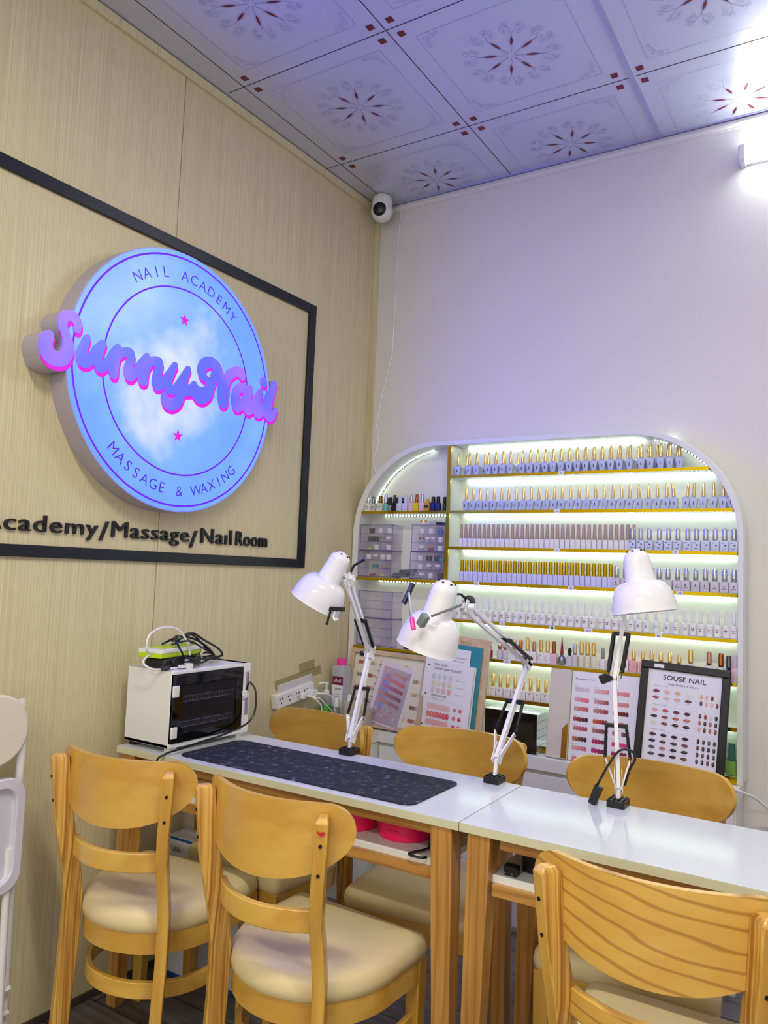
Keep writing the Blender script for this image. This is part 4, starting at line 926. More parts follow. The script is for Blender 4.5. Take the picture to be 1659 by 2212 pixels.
txt(b, 'NAIL GLUE', .042, h*.85, .0095, z, (50, 70, 80), width=.058, bold=.005); txt(b, 'TRENDY NEW PRODUCT', .042, h*.80, .0095, z, (50, 70, 80), width=.128, bold=.005)
txt(b, 'HIGHLY FAVORED', .044, h*.475, .008, z, (50, 70, 80), width=.070, bold=.012); txt(b, 'full set manicure color', .05, h*.445, .004, z, (90, 90, 100), width=.055)
rect(b, .036, .19, h*.43, h*.4315, z, (150, 150, 160))
for r_ in range(3):
    for k in range(4):
        c = [(205, 212, 214), (222, 224, 190), (226, 206, 196)][r_] if k < 2 else [(214, 212, 206), (220, 205, 190), (228, 180, 175)][r_]
        x = .047+k*.0245; y = h*(.715-.083*r_); ell(b, x, y, .0092, .0118, z, c, 12, 2.4); ell(b, x+.002, y+.004, .002, .003, z+.0002, mixc(c, (255, 255, 255), .6))
    txt(b, ('Rose', 'Ombre', 'Transparent')[r_]+' tip', .150, h*(.70-.083*r_), .004, z, (80, 85, 100), width=.032)
for r_, (ca, cb_) in enumerate((((235, 200, 190), (232, 190, 180)), ((240, 140, 120), (222, 90, 110)), ((232, 180, 170), (235, 170, 160)))):
    for k in range(7): c = mixc(ca, cb_, k/6); x = .040+k*.0145; y = h*(.35-.095*r_); ell(b, x, y, .0082, .0125, z+.0001*k, c, 12, 2.4); ell(b, x+.002, y+.004, .0016, .003, z+.0009, mixc(c, (255, 255, 255), .5))
    for k in range(2):
        c = [[(225, 130, 140), (228, 110, 115)], [(205, 120, 120), (215, 40, 60)], [(205, 60, 80), (222, 130, 110)]][r_][k]
        x = .157+k*.024; y = h*(.355-.10*r_); ell(b, x, y, .0078, .0082, z, c, 14); ell(b, x, y+.003, .003, .0018, z+.0002, mixc(c, (255, 255, 255), .5))
b.build('print', M['ink'], t, smooth=0)
# ring-bound sample book, tilted
bl, br, tl = Vector((.158, -.184, .682)), Vector((.318, -.184, .655)), Vector((.262, -.130, .925))
t, wd, h = panel_thing('ring_book', 'tilted ring-bound book of pink nail colour samples under a clear cover', 'book', bl, br, tl)
b = B(); 
for k in range(6): b.box(.008-.001*k, wd-.002*k+.012, 0+.001*k, h, -.022+.0045*k, -.0185+.0045*k)
b.build('pages', M['paper'], t, bevel=.002)
b = B(); b.box(0, wd, 0, h, .005, .0075); cov = b.build('cover', clearmat('frosted_plastic', (252, 248, 252), .95, .12), t, bevel=.004)
b = B()
for k in range(9):
    y = h*(.08+.105*k)
    b.tube([(.004+.010*math.cos(a)-.004, y, -.004+.011*math.sin(a)) for a in [PI*2*i/14 for i in range(13)]], .0011, 5)
b.build('rings', M['steel'], t)
b = B(); z = .0045; rect(b, .022, wd-.004, .012, h-.02, .004, (226, 216, 222))
for r_, (ca, cb_) in enumerate((((215, 190, 185), (190, 130, 120)), ((215, 150, 160), (200, 90, 110)), ((190, 130, 200), (160, 60, 80)), ((215, 140, 130), (110, 70, 90)), ((215, 150, 120), (150, 110, 140)))):
    for k in range(9): c = mixc(ca, cb_, (k*37 % 9)/8); x = .040+k*(wd-.055)/9; y = h*(.86-.115*r_)-.0015*k; ell(b, x, y, .0068, .0088, z+.0001*k, c, 12, 2.3)
for r_ in range(2):
    for k in range(6): c = [(200, 190, 190), (190, 120, 120), (180, 165, 175)][(k+r_) % 3]; x = .036+k*(wd-.05)/6; y = h*(.25-.09*r_); ell(b, x, y, .0075, .0085, z, c, 4, 5); ell(b, x, y, .004, .005, z+.0003, mixc(c, (255, 255, 255), .4), 8)
ell(b, .052, h*.55, .020, .085, .0043, (150, 160, 225), 18)  # no sample: the blue sign's reflection on the cover, painted as an oval
b.build('samples', M['ink'], t, smooth=0)
# wooden picture frame with samples
t, wd, h = panel_thing('framed_picture', 'pale wooden picture frame of nail art samples at the left of the ledge', 'frame', (.034, -.170, .6600), (.420, -.170, .6530), (.052, -.112, .972))
fw = .020; b = B()
b.box(0, wd, 0, fw, 0, .018); b.box(0, wd, h-fw, h, 0, .018); b.box(0, fw, fw, h-fw, 0, .018); b.box(wd-fw, wd, fw, h-fw, 0, .018); b.build('frame', M['picwood'], t, bevel=.0015)
b = B(); b.box(fw*.8, wd-fw*.8, fw*.8, h-fw*.8, .001, .004); pg = b.build('sample_sheet', pm('cream_sheet', (226, 222, 206), .5), t)
b = B(); z = .0045
for r_ in range(5):
    for c_ in range(6):
        if r_ == 0 and c_ == 5: txt(b, 'My luna', .27, h*.80, .008, z, (140, 130, 110), width=.04); continue
        cc = [(190, 100, 80), (150, 100, 80), (205, 190, 140), (170, 160, 130), (220, 120, 100), (150, 150, 120)][(r_*5+c_*2) % 6]
        x = .045+c_*.056; y = h*(.82-.165*r_); ell(b, x, y, .007, .0085, z, cc, 10, 3); ell(b, x+.013, y, .007, .0085, z, mixc(cc, (120, 110, 90), .3), 10, 3); ell(b, x+.027, y, .006, .0065, z, cc, 10); ell(b, x+.027, y, .0035, .004, z+.0002, (222, 214, 196), 10)
b.build('print', M['ink'], pg, smooth=0)
b = B(); b.box(-.012, .014, -.008, .008, 0, .024); b.box(-.008, .008, -.012, -.006, .006, .02); o = b.build('binder_clip', M['navy'], bevel=.002); o.location = (.095, -.122, .9725-.030); tag(o, 'navy blue clip gripping the wooden picture frame top edge', 'clip')
# black drawer box
t = thing('storage_box', 'black-fronted acrylic drawer box on the white ledge', 'storage box', (.804, -.113, WT))
b = B(); b.box(-.107, .107, -.046, .055, 0, .002)
for zz_ in (.146,): b.box(-.107, .107, -.046, .055, zz_, zz_+.002)
b.box(-.107, -.105, -.046, .055, .002, .146); b.box(.105, .107, -.046, .055, .002, .146); b.m = 1
for k in range(5):
    for sx in (-1, 1): b.tube([(sx*.106, -.046, .002+k*.029), (sx*.106, .055, .002+k*.029)], .0012, 5)
b.build('case', [M['clear'], M['clearline']], t, smooth=0)
for k in range(5):
    b = B(); b.box(-.105, .105, -.0515, -.0465, .002+k*.0293, .0310+k*.0293); b.build('drawer_front', pm('black_acrylic', (6, 6, 8), .08), t, bevel=.0004)
b = B(); b.M = frame((.03, -.0517, .008), (1, 0, 0), (0, 0, 1)); b.geo(textgeo('i  LIUU', .0003, 0, .016, .003)); b.build('lettering', M['greywhite'], t, smooth=0)
b = B(); b.box(-.09, .09, -.04, .05, .1482, .1486); o = b.build('clear_lid', M['clear'], t)
b = B(); b.lathe([(.012, 0), (.0125, .001), (.0125, .03), (.006, .036), (.006, .05), (.001, .0505)], 14); o = b.build('metal_dispenser', M['steel']); o.location = (.372, -.155, WT); tag(o, 'small shiny metal bottle between ring book and white page', 'bottle')

# bottles at the left end of the ledge
t = thing('refill_bottle', 'tall clear refill bottle with hot pink cap and burgundy label in the corner', 'bottle', (.050, -.215, WT))
b = B(); b.lathe([(.030, 0), (.033, .003), (.033, .238), (.031, .246), (.022, .251), (.019, .253)], 28, sq=5); b.build('body', clearmat('hazy_plastic', (205, 208, 218), .35, .2), t)
b = B(); b.lathe([(.020, .251), (.0215, .253), (.0215, .278), (.019, .281), (.001, .2815)], 24); b.build('cap', M['pinkcap'], t)
b = B(); b.box(-.020, .033, -.0345, -.0335, .173, .208); b.m = 1; b.box(-.020, .033, -.0345, -.0335, .02, .173); b.m = 2; b.M = frame((-.012, -.0347, .184), (1, 0, 0), (0, 0, 1)); b.geo(textgeo('elafi', .0002, 0, .036, .016)); b.M = Matrix.Identity(4)
b.m = 3; b.M = frame((-.010, -.0347, .153), (1, 0, 0), (0, 0, 1)); b.geo(textgeo('CLEANSER', .0002, .01, .036, .009))
for k in range(7): b.M = frame((-.010, -.0347, .133-.009*k), (1, 0, 0), (0, 0, 1)); b.geo(textgeo('made for care', .0002, 0, .034, .004))
b.build('label', [M['burgundy'], M['paper'], M['paper'], M['darkgrey']], t, smooth=0)
t = thing('pump_bottle', 'green gel pump bottle with white pump head near the wall', 'bottle', (.030, -.290, WT))
b = B(); b.lathe([(.022, 0), (.0245, .003), (.0245, .092), (.022, .096)], 24); b.build('gel_body', M['green'], t)
b = B(); b.lathe([(.0246, .094), (.0246, .115), (.020, .130), (.011, .136)], 24, cap0=False); b.build('clear_top', M['bottleclear'], t)
b = B(); b.lathe([(.0125, .134), (.013, .136), (.013, .152), (.007, .154), (.0045, .156), (.0045, .176), (.009, .177), (.009, .187), (.001, .188)], 18); b.tube([(0, 0, .182), (-.012, -.014, .184), (-.022, -.026, .178)], [.005, .004, .0028], 8); b.build('pump_head', M['whiteplastic'], t)
b = B(); b.M = frame((-.012, -.0262, .055), (1, 0, 0), (0, 0, 1)); b.geo(textgeo('Fresh', .0004, .01, .024, .012)); b.build('label', M['paper'], t, smooth=0)
t = thing('spray_bottle', 'small smoky spray bottle with white nozzle between two larger bottles', 'bottle', (.082, -.290, WT))
b = B(); b.lathe([(.016, 0), (.0175, .002), (.0175, .078), (.012, .090), (.011, .094)], 20); b.build('body', clearmat('grey_plastic', (150, 148, 140), .4, .2), t)
b = B(); b.lathe([(.012, .092), (.0125, .094), (.0125, .108), (.009, .110), (.007, .128), (.001, .1285)], 16); b.build('nozzle', M['whiteplastic'], t)
t = thing('squeeze_bottle', 'beige frosted squeeze bottle with white nozzle beside the spray bottle', 'bottle', (.130, -.262, WT))
b = B(); b.lathe([(.026, 0), (.028, .003), (.028, .105), (.024, .114), (.012, .118)], 24); b.build('body', clearmat('frosted_beige', (205, 195, 175), .3, .3), t)
b = B(); b.lathe([(.012, .116), (.0125, .118), (.009, .138), (.0085, .142), (.001, .1425)], 16); b.build('nozzle', M['whiteplastic'], t)
t = thing('frosted_jar', 'wide frosted beige container right of the squeeze bottle', 'container', (.190, -.245, WT))
b = B(); b.lathe([(.026, 0), (.029, .003), (.029, .090), (.026, .096), (.001, .0965)], 24, sq=4); b.build('body', clearmat('frosted_beige_two', (200, 190, 172), .3, .3), t)

# ------------------------------------------------------------------ power strip on the wall
t = wallthing('power_strip', 'white power strip taped to the veneer wall above the left rear chair', 'power strip')
b = B(); b.M = Matrix.Translation((.0, -.478, .803)) @ Matrix.Rotation(.14, 4, 'X')
b.box(0, .030, -.118, .118, -.028, .028); M0 = b.M.copy(); b.build('body', M['whiteplastic'], t, bevel=.004)
b = B(); b.M = M0; 
for k in range(4):
    y = -.09+k*.05
    for dy, dz in ((-.008, .008), (.008, .008), (0, -.008)): b.box(.030, .0308, y+dy-.0022, y+dy+.0022, dz-.004, dz+.004)
b.build('sockets', M['dark'], t, smooth=0)
b = B(); b.M = M0 @ Matrix.Translation((0, .03, .035)); b.box(0, .012, -.11, .10, -.012, .02); b.build('mounting_plate', M['greywhite'], t, bevel=.002)
b = B(); b.M = M0; b.box(-.0, .004, -.09, .20, .04, .075); b.box(.0, .0015, .06, .16, .07, .11); b.build('clear_tape', M['tape'], t, smooth=0)
t = wallthing('phone_charger', 'white phone charger plugged in at the right end of the power strip', 'charger')
b = B(); b.box(.031, .068, -.425, -.385, .792, .822); b.build('body', M['whiteplastic'], t, bevel=.004)
b = B(); b.tube([(.068, -.39, .805), (.085, -.37, .805), (.09, -.345, .80)], [.005, .004, .0035], 8); b.tube([(.09, -.345, .80), (.10, -.33, .79), (.10, -.315, .76), (.095, -.30, .72), (.09, -.30, .69)], .0018, 6); b.build('cable', M['whiteplastic'], t)
t = wallthing('white_plug', 'white plug with thick white cable in the middle of the power strip', 'plug')
b = B(); b.box(.031, .052, -.462, -.435, .786, .812); b.build('plug', M['whiteplastic'], t, bevel=.005)
b = B(); b.tube([(.05, -.448, .80), (.075, -.44, .80), (.095, -.43, .79), (.105, -.41, .765), (.105, -.40, .73)], .0032, 7); b.tube([(.05, -.43, .80), (.09, -.40, .79), (.10, -.36, .755), (.09, -.30, .715), (.06, -.25, .70), (.05, -.22, .665)], .0025, 7); b.build('cable', M['whiteplastic'], t)

# ------------------------------------------------------------------ tables
TZ = .7544; TA = .0123
def tpos(x, y): return (x*math.cos(TA)-y*math.sin(TA), x*math.sin(TA)+y*math.cos(TA))
TYN, TYF = -1.3561, -.9695; TD = TYF-TYN
def table(x0, x1, label, legs=('a', 'a')):
    cx_, cy_ = tpos((x0+x1)/2, (TYN+TYF)/2)
    t = thing('manicure_table', label, 'table', (cx_, cy_, 0), TA); wd = (x1-x0)/2; dp = TD/2
    b = B(); b.box(-wd, wd, -dp, dp, TZ-.0015, TZ); b.m = 1; b.box(-wd, wd, -dp, dp, TZ-.020, TZ-.0015); b.build('tabletop', [M['tablewhite'], M['tableedge']], t, bevel=.001)
    b = B(); a = .012
    b.box(-wd+.09, wd-.075, -dp+a+.012, -dp+a+.030, TZ-.048, TZ-.020); b.build('apron', M['tablewood'], t)
    b = B(); b.box(-wd+.09, wd-.075, dp-a-.03, dp-a-.012, TZ-.048, TZ-.020); b.build('apron', M['tablewood'], t)
    for sx in (-1, 1):
        b = B(); b.box(sx*(wd-.042)-.009, sx*(wd-.042)+.009, -dp+.06, dp-.06, TZ-.07, TZ-.020); b.build('apron', M['tablewood'], t)
    for sx in (-1, 1):
        for sy in (-1, 1):
            b = B(); xc = sx*(wd-.046); yc = sy*(dp-.032)
            def rg(cx2, cy2, h, z): return [(cx2-h, cy2-h, z), (cx2+h, cy2-h, z), (cx2+h, cy2+h, z), (cx2-h, cy2+h, z)]
            b.rings([rg(xc+sx*.018, yc, .019, 0), rg(xc, yc, .0275, TZ-.020)]); b.build('leg', M['tablewood_v'], t, bevel=.002)
    b = B(); b.box(-wd+.062, wd-.060, -dp+.035, dp-.035, .628, .645); b.build('shelf', M['tableedge'] if False else M['white'], t, bevel=.001)
    b = B(); b.box(-wd+.074, wd-.072, -dp+.022, -dp+.036, .605, .630); b.box(-wd+.074, wd-.072, dp-.036, dp-.022, .605, .630); b.build('shelf_rail', M['tablewood'], t)
    return t
table(.0125, 1.1575, 'left white-topped wooden manicure table against the veneer wall, with the dark mat')
table(1.1600, 2.305, 'right white-topped wooden manicure table, bare top, running out of the photo')
# mat
pts = []
def rpoly(x0, x1, y0, y1, r, n=6):
    o = []
    for cx2, cy2, a0 in ((x1-r, y1-r, 0), (x0+r, y1-r, PI/2), (x0+r, y0+r, PI), (x1-r, y0+r, 1.5*PI)):
        for k in range(n+1): a = a0+PI/2*k/n; o.append((cx2+r*math.cos(a), cy2+r*math.sin(a)))
    return o
b = B(); mp_ = [(p[0], p[1]+.012*(p[0]-.25)) for p in rpoly(.255, 1.035, -1.325, -1.058, .03)]
b.prism([(p[0], p[1]) for p in mp_], TZ+.0002, TZ+.0035); o = b.build('table_mat', M['mat']); tag(o, 'speckled dark navy mat with rounded corners on the left table', 'mat')

# ------------------------------------------------------------------ steriliser
t = thing('uv_sterilizer', 'white towel steriliser cabinet with black glass door on the left table', 'sterilizer', (0, 0, TZ))
z0, z1 = .013, .238; x0, x1, y0, y1 = .030, .219, -1.331, -.992
b = B(); b.box(x0, x1, y0, y0+.004, z0, z1); b.box(x0, x1, y1-.03, y1, z0, z1); b.box(x0, x1, y0, y1, z1-.004, z1); b.box(x0, x1, y0, y1, z0, z0+.012); b.box(x0, x0+.004, y0, y1, z0, z1)
b.build('body', M['whiteplastic'], t, bevel=.003)
b = B(); b.box(x0+.004, x1-.002, y0+.0045, y0+.006, z0+.012, z1-.005); b.box(x0+.0045, x0+.006, y0+.005, y1-.03, z0+.012, z1-.005); b.box(x0+.005, x1-.002, y1-.0315, y1-.0302, z0+.012, z1-.005); b.box(x0+.005, x1-.002, y0+.005, y1-.031, z1-.0065, z1-.005); b.box(x0+.005, x1-.002, y0+.005, y1-.031, z0+.0125, z0+.014); b.build('lining', pm('dark_lining', (34, 34, 40), .35, metal=.3), t)
b = B()
for zz_ in (.065, .14):
    for k in range(22): y = y0+.03+k*.0118; b.tube([(x0+.01, y, zz_), (x1-.012, y, zz_), (x1-.012, y, zz_+.016)], .0011, 5)
    for x in (x0+.01, x1-.012): b.tube([(x, y0+.01, zz_), (x, y1-.04, zz_)], .0016, 5)
    b.tube([(x1-.012, y0+.01, zz_+.016), (x1-.012, y1-.04, zz_+.016)], .0014, 5)
b.build('wire_rack', pm('bright_wire', (225, 225, 230), .25, metal=.6), t)
d = bpy.data.objects.new('door', None)
b = B(); X0, X1 = x1+.0005, x1+.008; ya, yb, za, zb_ = y0+.006, y1-.034, z0+.014, z1-.012
b.box(X0, X1, ya, ya+.040, za, zb_); b.box(X0, X1, yb-.030, yb, za, zb_); b.box(X0, X1, ya+.04, yb-.03, zb_-.030, zb_); b.box(X0, X1, ya+.04, yb-.03, za, za+.028)
dr = b.build('door', pm('black_glass', (5, 6, 9), .06), t, bevel=.001)
b = B(); b.box(X0+.001, X0+.004, ya+.04, yb-.03, za+.028, zb_-.030); b.build('window', M['smoke'], dr)
for zc_ in (z0+.045, z0+.165): b = B(); b.box(X1-.004, X1+.004, y0+.002, y0+.026, zc_-.017, zc_+.017); b.build('hinge', M['whiteplastic'], dr, bevel=.003)
b = B(); b.box(X1, X1+.007, yb-.004, yb+.014, .125, .150); b.tube([(X1+.004, yb-.006, .138), (X1+.012, yb-.006, .138)], .004, 8); b.build('handle', M['whiteplastic'], dr, bevel=.003)
b = B(); b.box(x1, x1+.0075, yb+.001, y1, z0, z1); b.box(x1, x1+.005, y0, yb, z1-.011, z1); b.box(x1, x1+.005, y0, yb, z0, z0+.013); b.build('front_frame', M['whiteplastic'], t, bevel=.002)
b = B(); b.box(x1+.0076, x1+.0082, yb+.012, yb+.028, .145, .210); b.m = 1; b.box(x1+.0076, x1+.0082, yb+.012, yb+.028, .070, .128)
b.m = 2; b.M = frame((x1+.0083, yb+.024, .150), (0, 0, 1), (0, -1, 0)) @ Matrix.Identity(4)
b.geo(textgeo('Multi-purpose', .0002, .01, .055, .008)); b.build('label_strip', [M['silver'], pm('lilac_label', (150, 140, 170), .3), M['dark']], t, smooth=0)
for k_, (x, y) in enumerate(((x0+.02, y0+.025), (x1-.015, y0+.025), (x1-.015, y1-.03), (x0+.02, y1-.03))): b = B(); b.box(x-.012, x+.012, y-.012, y+.012, .0002, z0); b.build('foot', M['whiteplastic'] if k_ in (1, 2) else M['blackplastic'], t)
b = B(); b.tube(loop([(p[0], p[1], p[2]-TZ) for p in ((.226, -.994, .93), (.247, -.988, .905), (.255, -.992, .85), (.255, -1.01, .815), (.25, -1.05, .795), (.25, -1.14, .782), (.25, -1.23, .776), (.245, -1.305, .768), (.238, -1.355, .7605), (.225, -1.374, .742), (.215, -1.376, .68), (.20, -1.34, .60))]), .0032, 7)
b.build('power_cord', M['blackplastic'], t)
# stuff on top of steriliser
ZS = TZ+z1
t = thing('power_adapter', 'black power adapter box under the lime device on the steriliser', 'adapter', (.125, -1.235, ZS), .22)
b = B(); b.prism([(-.045, -.09), (.03, -.095), (.045, -.075), (.045, .08), (.03, .1), (-.045, .1)], .0, .032); b.build('body', M['blackplastic'], t, bevel=.006)
b = B()
b.tube(loop([(0, .09, .02), (.02, .14, .03), (.05, .15, .025), (.07, .08, .02), (.06, -.02, .03), (.055, -.05, .055), (.02, -.03, .085), (-.01, .02, .09), (-.01, .08, .075), (.01, .11, .045), (.05, .06, .03), (.06, 0, .02), (.065, -.06, .008)]), .0032, 7)
b.tube(loop([(0, -.02, .075), (.03, .02, .095), (.02, .08, .085), (.04, .11, .05), (.06, .14, .02), (.05, .18, .010), (.02, .17, .006)]), .0032, 7)
b.tube(loop([(-.02, -.04, .068), (0, .03, .088), (.03, .09, .07), (.065, .12, .03), (.07, .06, .012), (.072, -.02, .010), (.05, -.08, .02), (.048, -.04, .035), (.05, .04, .028)]), .0036, 7)
b.tube(loop([(.0, .0, .07), (.02, .05, .10), (.04, .10, .075), (.06, .155, .045), (.055, .19, .02), (.03, .17, .012), (.05, .10, .018)]), .0036, 7)
b.tube(loop([(.02, -.05, .07), (.05, .0, .08), (.06, .06, .055), (.05, .12, .035), (.03, .17, .02), (0, .16, .012)]), .003, 7); b.build('cable', M['blackplastic'], t)
t = thing('extension_block', 'lime green and white extension block lying on the black adapter', 'extension block', (.118, -1.245, ZS+.033), .18)
b = B(); b.box(-.042, .042, -.10, .105, 0, .014); b.m = 1; b.box(-.044, .044, -.098, .108, .014, .026); b.m = 0; b.box(-.03, .03, -.07, .09, .026, .029); b.build('body', [M['lime'], M['whiteplastic']], t, bevel=.004)
b = B(); b.tube(loop([(0, -.10, .012), (.01, -.13, .03), (.01, -.12, .07), (.02, -.07, .09), (.03, -.01, .08), (.045, .02, .04), (.05, .03, -.005), (.055, .0, -.012), (.05, .06, -.01), (.05, .10, .01), (.03, .09, .035)]), .0032, 8); b.tube(loop([(0, -.10, .01), (-.0, -.13, -.01), (.03, -.125, -.028), (.055, -.09, -.029), (.065, -.05, -.029)]), .0032, 8); b.build('cable', M['whiteplastic'], t)
b = B(); b.M = Matrix.Translation((.075, -.055, -.024)) @ Matrix.Rotation(1.2, 4, 'Z')
for k in range(6): b.cbox((.004*k, 0, 0), (.0028, .011, .009))
b.box(.022, .042, -.010, .010, -.008, .008); b.m = 1
for s_ in (-.0055, .0055): b.box(.042, .058, s_-.001, s_+.001, -.003, .003)
b.build('plug', [M['whiteplastic'], M['steel']], t)
b = B(); b.box(-.012, .012, -.016, .016, 0, .012); o = b.build('usb_plug', M['darkgrey'], bevel=.003); o.location = (.185, -1.325, ZS); o.rotation_euler = (0, 0, .4); tag(o, 'small dark plug at the left front corner on top of the steriliser', 'plug')

# ------------------------------------------------------------------ desk lamps
def lamp(label, base, brk, elbow, head, top, rim, rimr=.081, side=(0, 1, 0), pull=None):
    """world points; thing origin at the clamp"""
    base, brk, elbow, head, top, rim = [Vector(p) for p in (base, brk, elbow, head, top, rim)]
    t = thing('desk_lamp', label, 'lamp', base)
    L = lambda p: Vector(p)-base
    b = B(); b.cbox((0, 0, .009), (.044, .052, .018)); b.cbox((0, .026, -.02), (.030, .010, .062)); b.cbox((0, .008, -.045), (.030, .04, .010))
    for k in range(4): b.box(-.019+k*.011, -.015+k*.011, -.0235, .0235, .018, .0215)
    b.tube([(0, .006, -.045), (0, .006, -.022)], .005, 8); b.build('clamp', M['blackplastic'], t, bevel=.002)
    b = B(); bk = L(brk); b.tube([(0, 0, .018), tuple(bk)], .006, 10); sd = Vector(side)
    for s_ in (-1, 1): 
        q = bk+sd*s_*.009
        fw_ = (L(elbow)-bk).normalized(); px_ = sd.cross(fw_).normalized()
        b.bar(q-fw_*.012, q+fw_*.045, .002, .030, side); b.bar(bk-fw_*.004+sd*s_*.005, bk+fw_*((L(elbow)-bk).length*.25)+sd*s_*.029, .016, .004, tuple(px_))
    b.build('bracket', M['lampwhite'], t, bevel=.001)
    def arm(p, q, nm, sp=True):
        dirv = (q-p).normalized(); px_ = sd.cross(dirv).normalized()
        b = B()
        gp = .0055 if nm == 'lower_arm' else .010
        for s_ in (-1, 1): b.bar(p+px_*s_*gp, q+px_*s_*gp, .010, .010, side)
        a_ = b.build(nm, M['lampwhite'], t, bevel=.001)
        if sp:
            l_ = (q-p).length
            for s_ in (-1, 1):
                b = B(); low = nm == 'lower_arm'
                s0 = p+dirv*l_*(.26 if low else .05)+sd*s_*(.030 if low else .016); s1 = p+dirv*l_*(.56 if low else .42)+sd*s_*(.024 if low else .018)
                n_ = 150; P = []
                dd = (s1-s0); ln = dd.length; dd.normalize(); e1 = dd.cross(sd).normalized(); e2 = dd.cross(e1)
                P = [tuple(s0+dd*ln*k/n_+(e1*math.cos(k*.9)+e2*math.sin(k*.9))*.0042) for k in range(n_+1)]
                b.tube(P, .0011, 4); b.tube([tuple(s0-dd*.014), tuple(s0)], .0012, 5); b.tube([tuple(s0+dd*.004), tuple(s1)], .0034 if low else .0058, 7)
                b.bar(tuple(s1-sd*s_*.026), tuple(s1+sd*s_*.004), .010, .009, tuple(dirv)); b.build('spring', M['blackplastic'], a_)
    arm(bk, L(elbow), 'lower_arm'); 
    b = B(); e_ = L(elbow)
    d1 = (L(elbow)-bk).normalized(); d2 = (L(head)-e_).normalized()
    for s_ in (-1, 1):
        q = e_+sd*s_*.008; b.bar(q-d1*.026, q+d1*.020, .0018, .030, side); b.bar(q-d2*.012, q+d2*.03, .0018, .028, side)
    b.M = Matrix.Translation(e_) @ sd.to_track_quat('Z', 'Y').to_matrix().to_4x4(); b.lathe([(.006, -.012), (.006, .012)], 12); b.M = Matrix.Identity(4); b.build('elbow_joint', M['lampwhite'], t, bevel=.0006)
    arm(e_, L(head), 'upper_arm', True)
    hd = L(head); b = B()
    for s_ in (-1, 1): q = hd+sd*s_*.008; b.bar(q-d2*.03, q+d2*.012, .0018, .030, side)
    b.tube([tuple(hd+sd*.012), tuple(hd+sd*.028)], .008, 10); b.tube([tuple(hd), tuple(hd+d2*.02+Vector((0, 0, -.006)))], .006, 8); b.build('head_joint', M['lampwhite'], t)
    # shade
    tp, rm = L(top), L(rim); ax = (rm-tp).normalized(); ln = (rm-tp).length
    q = ax.to_track_quat('Z', 'Y').to_matrix().to_4x4(); T = Matrix.Translation(tp) @ q; b = B(); b.M = T
    rn = .036
    pf = [(.0008, 0)]+[(rn*.92*math.sin(PI/2*k/7), rn*.85*(1-math.cos(PI/2*k/7))) for k in range(1, 8)]+[(rn, ln*.50), (rn+.001, ln*.52), (rn+.0035, ln*.525)]
    hz = ln*.47
    pf += [(rn+.004+(rimr-rn-.004)*math.sin(PI/2*(k/10))**.95, ln*.525+hz*(1-math.cos(PI/2*k/10))) for k in range(1, 11)]
    pf2 = [(r-.0015, z_) for r, z_ in pf[::-1] if r > .01]
    pf2[-1] = (pf2[-1][0], pf2[-1][1]+.003)
    b.lathe(pf+[(rimr+.001, ln+.001), (rimr-.0015, ln+.0015)]+[(max(r, .001), z_-.0005 if z_ > .02 else z_+.002) for r, z_ in pf2], 44, cap0=True, cap1=True)
    sh = b.build('shade', M['lampwhite'], t)
    b = B(); b.M = T
    for k in range(6):
        a = 2*PI*k/6; b.cbox((.021*math.cos(a), .021*math.sin(a), .0055), (.0045, .0045, .003))
    b.build('vent_hole', M['dark'], sh)
    b = B(); b.M = T; b.lathe([(.012, ln*.55), (.013, ln*.6), (.027, ln*.78), (.029, ln*.86), (.02, ln*.95), (.001, ln*.98)], 20); b.build('bulb', pm('bulb_white', (235, 235, 235), .3), sh)
    return t, T, ln, L
t1, T1, ln1, L1 = lamp('left white desk lamp clamped behind the dark mat, head turned to the sign wall', (.622, -.975, TZ), (.622, -.972, .80), (.615, -.870, 1.058), (.622, -1.03, 1.288), (.619, -1.043, 1.363), (.540, -1.073, 1.205), side=(1, 0, 0))
# knob + small clamp on lamp 1
b = B(); b.tube([tuple(L1((.625, -1.02, 1.296))), tuple(L1((.640, -1.02, 1.325))), tuple(L1((.672, -1.01, 1.345)))], [.004, .004, .005], 8); b.build('tightening_knob', M['blackplastic'], t1)
b = B(); b.M = Matrix.Translation(L1((.640, -1.098, 1.196))); b.box(-.027, .025, -.006, .006, -.006, .006); b.tube([(-.020, 0, 0), (-.034, -.002, -.048)], [.003, .0042], 8); b.m = 1; b.tube([(-.004, 0, -.006), (-.012, 0, -.024), (-.006, 0, -.034), (.004, 0, -.030)], .0042, 8); b.build('clip_handle', [M['blackplastic'], M['lampwhite']], t1)
t2, T2, ln2, L2 = lamp('middle white desk lamp clamped near the table joint, brushes clipped to its head', (1.1, -.975, TZ), (1.1, -.965, .815), (1.100, -.752, 1.062), (1.100, -1.190, 1.232), (1.080, -1.250, 1.296), (1.026, -1.250, 1.126), side=(1, 0, 0), rimr=.0765)
b = B(); b.tube([tuple(L2((1.085, -1.225, 1.262))), tuple(L2((1.092, -1.20, 1.262))), tuple(L2((1.102, -1.182, 1.248)))], [.003, .003, .004], 8); b.M = Matrix.Translation(L2((1.106, -1.175, 1.246))) @ Euler((.5, .9, 0)).to_matrix().to_4x4(); b.lathe([(.001, -.005), (.014, -.004), (.016, 0), (.014, .004), (.001, .005)], 14); b.build('tightening_knob', M['blackplastic'], t2)
t3, T3, ln3, L3 = lamp('right white desk lamp on the bare table, facing straight on', (1.432, -.975, TZ), (1.432, -.972, .80), (1.416, -.970, 1.066), (1.450, -.955, 1.330), (1.468, -.990, 1.392), (1.494, -.993, 1.237), side=(.966, .26, 0), rimr=.0785)
